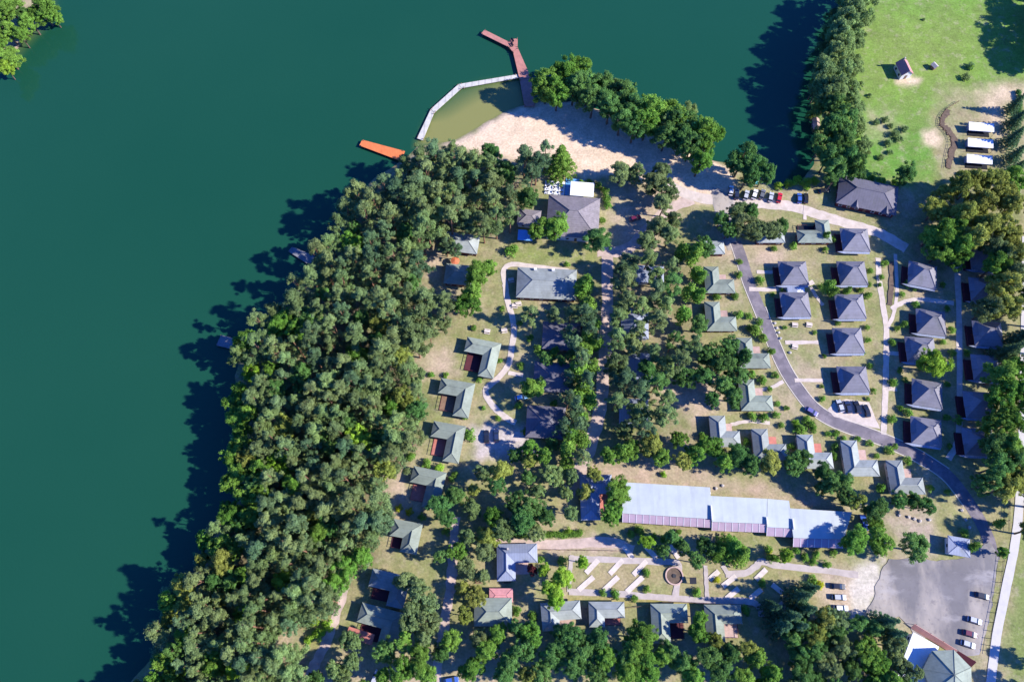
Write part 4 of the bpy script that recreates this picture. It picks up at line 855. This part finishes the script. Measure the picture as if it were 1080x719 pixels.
T('shrub','lime',(842,188,7),(851,192,8),(832,192,6),(860,190,6),(822,195,6),(1024,70,4))
T('broad','yellow',(990,218,13),(1002,205,12),hs=1.0)
T('broad','yellow',(1012,192,13),(1040,212,14),(1022,222,13),(1062,200,14),(1047,235,14),(1030,245,13),(1030,190,12),(1046,190,12),(1072,215,13),hs=1.4)
T('broad','green',(985,246,13),(994,264,12),(1014,268,12),hs=1.0); T('broad','green',(1002,243,13),(1010,238,11),(1074,190,12),(1056,275,14),(1018,255,12),hs=1.3); T('broad','lime',(985,380,15))
T('broad','yellow',(1066,240,14),(1072,262,14),(1064,298,14),(1058,320,13),(1074,322,12),hs=1.4); T('broad','olive',(1046,322,12),(1074,285,14),(1062,265,13),(1050,255,12),hs=1.35)
T('spruce','blue',(1076,105,7),(1077,122,8),(1075,140,8),(1077,158,8),(1075,176,9),hs=1.0)
T('broad','dark',(1122,-30,18),(1120,-8,18),(1118,14,18),(1119,36,18),(1120,56,15),(1136,0,17),(1136,40,17),hs=1.05)
T('broad','green',(1062,392,16),(1076,410,15),(1060,415,14),(1072,440,16),(1055,445,13),(1063,470,14),(1078,385,12),hs=1.3)
T('broad','dark',(1050,470,12),(1056,490,14),(1075,480,13),(1045,508,11),hs=1.3); T('broad','yellow',(1068,505,14),(1058,515,11),(1078,500,12),hs=1.2); T('spruce','blue',(1070,368,12),(1080,352,10),hs=1.2)
T('broad','dark',(748,372,11),(770,365,11),(762,385,12),(778,395,11),(760,405,11),(775,415,11),(742,395,10),(786,372,9),(752,420,8)); T('column','green',(735,265,9),(740,290,6),(738,310,7),(728,305,7),(722,330,8))
T('broad','yellow',(686,470,13),(815,488,12),(903,528,9),(722,485,9)); T('broad','green',(717,462,9),(735,478,10),(752,470,11),(762,486,10),(700,480,9),(668,470,9)); T('broad','dark',(778,478,14),(790,488,11),(840,488,12),(850,483,10),(878,508,13),(893,505,10),(925,540,12),(893,520,10),(870,497,9))
T('broad','green',(651,516,13),(646,540,11),(904,572,14),(930,570,13),(925,552,9),(660,475,10),(640,480,9)); T('broad','dark',(967,575,14)); T('broad','dark',(951,526,9),(966,528,9),(978,532,8)); T('column','green',(1057,551,5),(1029,575,5))
T('broad','green',(1060,582,6),hs=.7); 
T('broad','lime',(592,612,12),(580,622,11),(588,632,10),(574,602,7),(614,590,7),(683,570,8),(828,583,8)); T('broad','red',(561,600,6))
T('broad','green',(678,672,15),(672,690,15),(682,706,15),(665,708,13),(476,672,11),(524,668,11),(512,690,12),(497,706,13),(736,665,10),(740,650,8),(700,695,11),(640,698,13),(560,668,11),(918,688,15),(926,700,13),(735,712,12),(800,690,11),(785,712,11),(818,708,11)); 
T('broad','dark',(598,672,14),(615,682,14),(635,676,12),(585,690,13),(608,700,13),(630,712,12),(553,685,12),(540,700,12),(570,708,12),(545,662,9),(708,688,12),(722,698,13),(748,690,13),(760,705,13),(775,690,11),(845,690,11),(900,705,10),(862,685,12),(885,668,11),(850,665,12),(836,672,11),(660,695,10),(528,712,11))
T('broad','dark',(905,655,10),(926,664,9));T('broad','yellow',(790,682,10),(558,712,10),(872,652,13),(860,668,11),(755,676,8)); T('broad','olive',(880,655,13),(888,680,12),(945,680,10),(948,695,9),(874,700,12),(505,672,10))
T('spruce','blue',(848,628,11),(854,642,10),(838,650,11),(828,660,11),(845,660,10),(940,655,10),(948,668,9),(858,620,8),(818,640,8),hs=1.25)
T('spruce','green',(775,575,13),(785,582,11),(760,580,9)); T('broad','dark',(735,590,8),(720,575,9),(707,568,9),(700,580,7),(745,575,9))
T('broad','olive',(445,635,15),(432,652,13),(452,655,12),(425,612,10),(440,618,11),(448,670,10),hs=1.15)
T('broad','green',(365,597,13),(378,588,11),(350,615,12),(440,690,12),(425,706,13),(450,708,12),(405,715,9),hs=1.1); T('broad','grey',(366,672,9),(375,679,8),(350,705,9),(372,700,10),(360,712,10))
T('broad','dark',(548,545,14),(560,535,12),(545,528,11),(575,545,9),(465,530,12),(478,525,11),(472,545,10)); T('broad','green',(560,408,12),(558,470,9),(575,480,9),(505,290,13),(500,305,11),(492,320,12),(515,280,9))
T('broad','green',(10,8,14),(40,6,14),(28,18,11),(52,12,8),(4,30,10),(18,34,8)); T('broad','green',(4,55,11),(-6,45,10)); T('broad','lime',(2,68,8)); T('broad','dark',(22,12,6),(-8,15,12))
T('column','green',(618,300,10),(622,322,9),(626,338,8),(621,352,9),(629,360,8),(617,368,9),(625,385,8),(612,388,10),(618,405,9),(609,420,9),(622,420,8),(612,440,8),(604,455,9),(614,462,8),(598,470,9),hs=.8)
T('broad','green',(248,440,11),(252,455,10),(246,425,10),(250,470,10),(244,482,10),(250,495,11),(240,508,10),(166,700,11),(160,715,11),(250,410,10),hs=1.25)
T('broad','yellow',(212,590,8),(176,652,8),hs=1.1)
T('pine','pine',(617,330,10),(623,348,9),(614,378,10),(619,400,9),(608,428,10),(611,446,9),(607,362,9),(600,420,9),(596,448,9),hs=1.05)
T('pine','pine',(600,350,8),(600,398,8),(593,452,8),(470,258,8),(480,262,7),hs=.75)
T('pine','olive',(560,330,9),(585,332,9),(602,330,9),hs=.8)
# shrubs ---------------------------------------------------------
T('shrub','green',(780,289,5),(776,311,5),(757,313,5),(802,295,6),(780,331,6),(790,332,5),(838,258,5),(817,262,4),(871,263,4),(879,252,5),(893,307,4),(909,305,4),(797,346,8),(806,355,6),(802,338,5),(814,370,5),(794,393,5),(805,400,6),(818,395,5),(820,425,4),(794,439,6),(806,440,6),(820,437,5),(824,448,4),(845,451,7),(856,447,6),(851,442,6),(874,457,4),(883,456,4),(867,407,3),
 (917,311,5),(916,358,4),(917,299,4),(934,277,5),(930,292,4),(958,299,5),(967,302,5),(955,341,5),(947,346,4),(967,321,5),(1005,347,5),(942,361,5),(1005,371,5),(1021,371,5),(942,402,6),(959,435,6),(942,441,6),(842,452,6),(858,452,5),(916,420,3),(881,458,4),(918,467,5),(939,475,6),(958,485,6),(931,514,6),(982,514,5),(880,480,6),(1000,518,4),(1018,562,6),(858,592,5),(873,595,5),(858,611,6),
 (682,604,5),(682,621,5),(736,624,6),(805,614,5),(811,578,6),(814,588,6),(787,644,6),(594,591,6),(571,590,5),(636,625,5),(649,627,6),(669,631,5),(545,644,6),(562,650,6),(495,458,8),(568,367,7),(559,356,5),(549,385,5),(546,427,5),(527,380,4),(585,425,5),(554,454,5),(450,488,6),(434,481,6),(540,263,8),(598,278,4),(690,566,5),(700,568,5),(666,562,5),(675,560,6),(716,560,4),(840,580,5),(850,588,5),(820,590,4),(770,590,5),(1012,442,6),(1000,440,5),(928,300,3),(960,360,5),(868,497,5),(882,470,5),(835,470,5),(838,480,5),(788,465,5),(742,460,6))
T('broad','grey',(905,40,9),(912,18,9),(899,94,9),(905,112,9),(903,68,9),(918,-6,10),(907,130,8),(912,150,8),hs=.75)
T('shrub','grey',(925,128,4),(940,160,4),(930,165,4),(918,100,3),(975,20,2))
T('shrub','grey',(862,110,6),(861,98,6),(863,122,6),(864,145,7),(866,158,7),(864,84,7),(868,66,7),(872,52,7),(878,38,7),(884,24,7),(890,10,7),(862,136,6),
 (899,58,6),(902,44,6),(905,30,5),(900,72,6),(897,86,6),(906,18,5),(903,102,6),(906,118,5),(910,128,5),(908,140,5),(912,152,5),(911,8,5),(915,160,5),(908,66,4),(912,36,4),(909,88,4))
T('shrub','green',(613,192,5),(622,192,5),(631,194,5),(638,200,6),(640,208,6),(641,216,5),(635,232,5),(880,186,6),(890,184,5),(930,190,6),(945,193,6),(920,187,5))
T('shrub','green',(873,250,4),(866,302,4),(885,340,4),(915,345,4),(918,285,4),(910,372,4),(918,385,4),(870,375,3),(868,420,4),(922,412,4),(952,310,4),(995,300,4),(1000,325,4),(995,360,4),(950,390,4),(955,400,4),(1000,405,4),(950,430,4),(1002,470,4),(825,305,3),(815,310,3),(828,345,3),(860,350,3),(790,345,4),(770,345,4),(780,275,4),(812,410,4),(830,430,4),(890,462,4),(905,462,4),(925,480,4),(945,470,4),(500,345,4),(530,325,4),(548,340,4),(505,400,4),(525,440,4),(510,430,3),(490,440,4),(470,395,4),(455,395,4),(440,445,4),(480,500,5),(476,505,4),(445,545,5),(470,560,5))
T('shrub','lime',(462,493,6),(840,446,5),(345,660,7),(335,668,8),(330,655,7),(325,675,6),(810,430,4),(700,500,4),(600,560,5)); T('shrub','gold',(421,535,5),(432,539,5),(864,616,6),(756,611,4),(812,581,4),(450,492,3))
T('column','green',(876,300,6),(880,306,5),(736,285,6),(720,262,8),(872,248,4),(895,306,4))
# woods ----------------------------------------------------------
LEDGE = [(136,740),(161,690),(168,655),(176,615),(201,590),(218,555),(250,525),(256,500),(252,468),(261,440),(256,405),(247,372),(269,338),(297,312),(311,290),(335,264),(355,236),(357,214),(381,200),(403,184),(429,166),(450,156)]
LAKEF = LEDGE+[(480,152),(520,158),(545,170),(552,195),(545,225),(522,245),(480,238),(455,255),(440,280),(445,300),(478,318),(470,338),(446,358),(440,380),(438,402),(455,425),(438,455),(428,485),(405,508),(416,545),(398,575),(372,600),(352,640),(318,655),(285,668),(320,712),(300,745)]
def forest_tree(p, rr):
    d_ = min((Vector(p)-Vector(q)).length for q in LEDGE)
    bright = d_ < 40 and p[1] > 330
    u = rr.random()
    z = 'edge' if poly_d(p,LAKEF) < 13 else 'deep'
    if bright and u < .55 or u < .1: tree('broad',p[0],p[1],rr.uniform(9,13),rr.choice(['green','green','lime' if u < .12 else 'green','yellow','dark']),rr.uniform(1.1,1.4),z)
    elif u < .15: tree('broad',p[0],p[1],rr.uniform(8,12),'dark',rr.uniform(1.1,1.4),z)
    else: tree('pine',p[0],p[1],rr.uniform(8.5,14.5),rr.choice(['olive','olive','olive','pine','grey']),rr.uniform(.98,1.2) if z == 'deep' else rr.uniform(.85,1.05),z)
nf = fill(LAKEF, 14.6, forest_tree, [(440,378,8),(330,690,8),(287,668,6),(322,274,14),(243,362,11)], 12000)
def mixed(leafs, kinds, r0, r1, h0, h1):
    def f(p, rr): k = rr.choice(kinds); tree(k,p[0],p[1],rr.uniform(r0,r1),rr.choice(leafs),rr.uniform(h0,h1))
    return f
fill([(655,275),(735,262),(738,300),(738,360),(735,395),(715,400),(705,440),(690,455),(655,465),(648,430),(652,340)],17,mixed(['olive','pine','dark','grey'],['pine','pine','broad'],8.5,12.5,.75,1.0),[(712,400,12),(735,420,16),(720,360,8),(660,345,12),(668,388,12),(664,440,12),(676,290,12)],seed=2)
fill([(480,500),(560,485),(620,470),(632,500),(600,562),(530,562),(490,585),(455,590),(470,550)],18,mixed(['green','dark','olive','grey','yellow'],['broad','broad','pine'],7,11,.7,.95),[(478,590,9),(545,505,8)],seed=3)
fill([(335,700),(440,672),(470,690),(462,719),(330,725)],20,mixed(['green','dark','olive'],['broad','pine'],8,12,.8,1),[(396,712,12),(352,690,10)],seed=4)
fill([(485,570),(512,570),(508,620),(490,650),(484,620)],15,mixed(['yellow','olive','green'],['broad'],7,11,.7,.9),seed=5)
fill([(600,425),(612,470),(590,500),(555,490),(540,475),(560,465),(598,465)],15,mixed(['green','yellow','dark'],['broad'],6,9,.55,.75),seed=6)
fill([(575,372),(606,370),(604,380),(575,378)],10,mixed(['green','dark'],['broad'],5,8,.5,.7),seed=7)
fill([(780,712),(960,706),(960,735),(780,735)],17,mixed(['green','dark','olive'],['broad'],9,13,.9,1.1),seed=8)
fill([(1112,680),(1125,680),(1125,730),(1112,730)],20,mixed(['green','dark'],['broad'],9,13,1.0,1.3),[(1080,660,24)],seed=9)
fill([(1092,200),(1115,200),(1115,560),(1094,560)],27,mixed(['green','dark','yellow'],['broad'],12,15,1.2,1.5),seed=10)
T('shrub','green',(850,586,5),(862,584,5),(880,583,5))
# undergrowth between the forest trunks and down to the water
ur = random.Random(21); uc = []; urad = []
for _ in range(30000):
    p = (ur.uniform(130,560), ur.uniform(140,740))
    if not inpoly(p, LAKEF) or poly_d(p, LAKEF) < 4 and p[0] > 400: continue
    c = at(p[0]+4, p[1]+6); uc.append((c.x, c.y, ur.uniform(.2,1)**2*5.5+.2)); urad.append(ur.uniform(.8,1.7))
    if len(uc) > 2700: break
me = leaves(uc, urad, 60, .24, 91, .7, .6); me.materials[0] = L['pine']; tag(link('undergrowth', me), 'low leafy undergrowth covering the ground between the lakeside forest trunks', 'undergrowth', None, 'stuff')
# hedge above the south track
def hedge(label,pts,r_,leaf):
    C = spline([at(*p)[:2] for p in pts],10); c = C[0]; rr = random.Random(3)
    cs = [((p-c).x+rr.uniform(-.3,.3),(p-c).y+rr.uniform(-.35,.35),rr.uniform(.5,1.3)) for p in C for _ in range(3)]
    me = leaves(cs,[rr.uniform(.55,.95)*r_ for _ in cs],120,.17,77); o = link('hedge',me,None,(c.x,c.y,0)); me.materials[0] = L[leaf]; tag(o,label,'hedge')
hedge('long clipped green hedge above the pinkish track and slate-blue house',[(522,562),(550,564),(575,564),(602,564),(612,562)],1.1,'green')
hedge('narrow dark hedge along the right side of the meadow corner beside the marquees',[(1073,98),(1074,112),(1074,128)],1.0,'dark')
# trees on the bank stand on the sloping ground
tx = np.array([t[4].location.x for t in TREES]); ty = np.array([t[4].location.y for t in TREES])
tsd = np.maximum(sdf(main, tx, ty), sdf(tl, tx, ty))+.56*wob(tx, ty, .35, 5)
for t, h_ in zip(TREES, np.clip(WZ+tsd*.22, -1.2, 0)): t[4].location.z = float(h_)
# ------------------------------------------------------------------ wording for every tree and shrub
ADJ = {'olive':'grey olive','pine':'dark olive','green':'mid green','dark':'dark green','lime':'lime green','yellow':'yellow green','grey':'silvery green','gold':'golden yellow','red':'dark red','blue':'blue green'}
KN = {'pine':'clumpy pine','broad':'bushy tree','spruce':'spiky spruce','shrub':'round shrub','column':'upright small tree'}
ORD = ['nearest','second nearest','third nearest','fourth nearest','fifth nearest','sixth nearest','seventh nearest','eighth nearest','ninth nearest','tenth nearest']
from collections import defaultdict
buck = defaultdict(list); deep = defaultdict(list)
NTH = ['first','second','third','fourth','fifth','sixth','seventh','eighth','ninth','tenth','eleventh','twelfth']
for i,(kind,leaf,px,py,o,zone,rpx) in enumerate(TREES):
    best = min(LM, key=lambda m: (m[1]-px)**2+(m[2]-py)**2); dx, dy = px-best[1], py-best[2]; dist = math.hypot(dx,dy)
    if zone == 'deep' and dist > 32:
        bands = [m for m in LM if m[0] in ('orange jetty','brown-roofed restaurant','upper floating dock','lower floating dock','second forest-edge cottage','third forest-edge cottage','fourth forest-edge cottage','fifth forest-edge cottage','shaded pine-wood cottage','red-canopy cottage')]
        deep[(ADJ[leaf]+' '+KN[kind], min(bands, key=lambda m: abs(m[2]-py))[0])].append((px, i)); continue
    way = ('right of' if dx > 0 else 'left of') if abs(dx) >= abs(dy) else ('below' if dy > 0 else 'above')
    buck[(ADJ[leaf]+' '+KN[kind], way, best[0])].append((dist, i))
for (what, nick), lst in deep.items():
    lst.sort()
    for k, (px, i) in enumerate(lst):
        lab = f'{NTH[k]} {what} from the water, level with the {nick}' if k < 12 else f'{what} far from the water, level with the {nick}'
        tag(TREES[i][4], lab, 'tree', 'trees inside the lakeside forest')
for (what, way, nick), lst in buck.items():
    lst.sort()
    for k, (dist, i) in enumerate(lst):
        kind,leaf,px,py,o,zone,rpx = TREES[i]
        if len(lst) == 1: lab = f'{what} {way} the {nick}'
        elif k < 10: lab = f'{ORD[k]} {what} {way} the {nick}'
        else: lab = f'{what} farther {way} the {nick}'
        tag(o, lab, 'shrub' if kind == 'shrub' else 'tree', 'garden shrubs' if kind == 'shrub' else ('lakeside forest trees' if zone else 'trees between the cabins'))
from collections import Counter
print("CNT",Counter(t[4].name.split('.')[0] for t in TREES)); print('trees', len(TREES), 'forest', nf, {k: sum(t[0]==k for t in TREES) for k in KN})
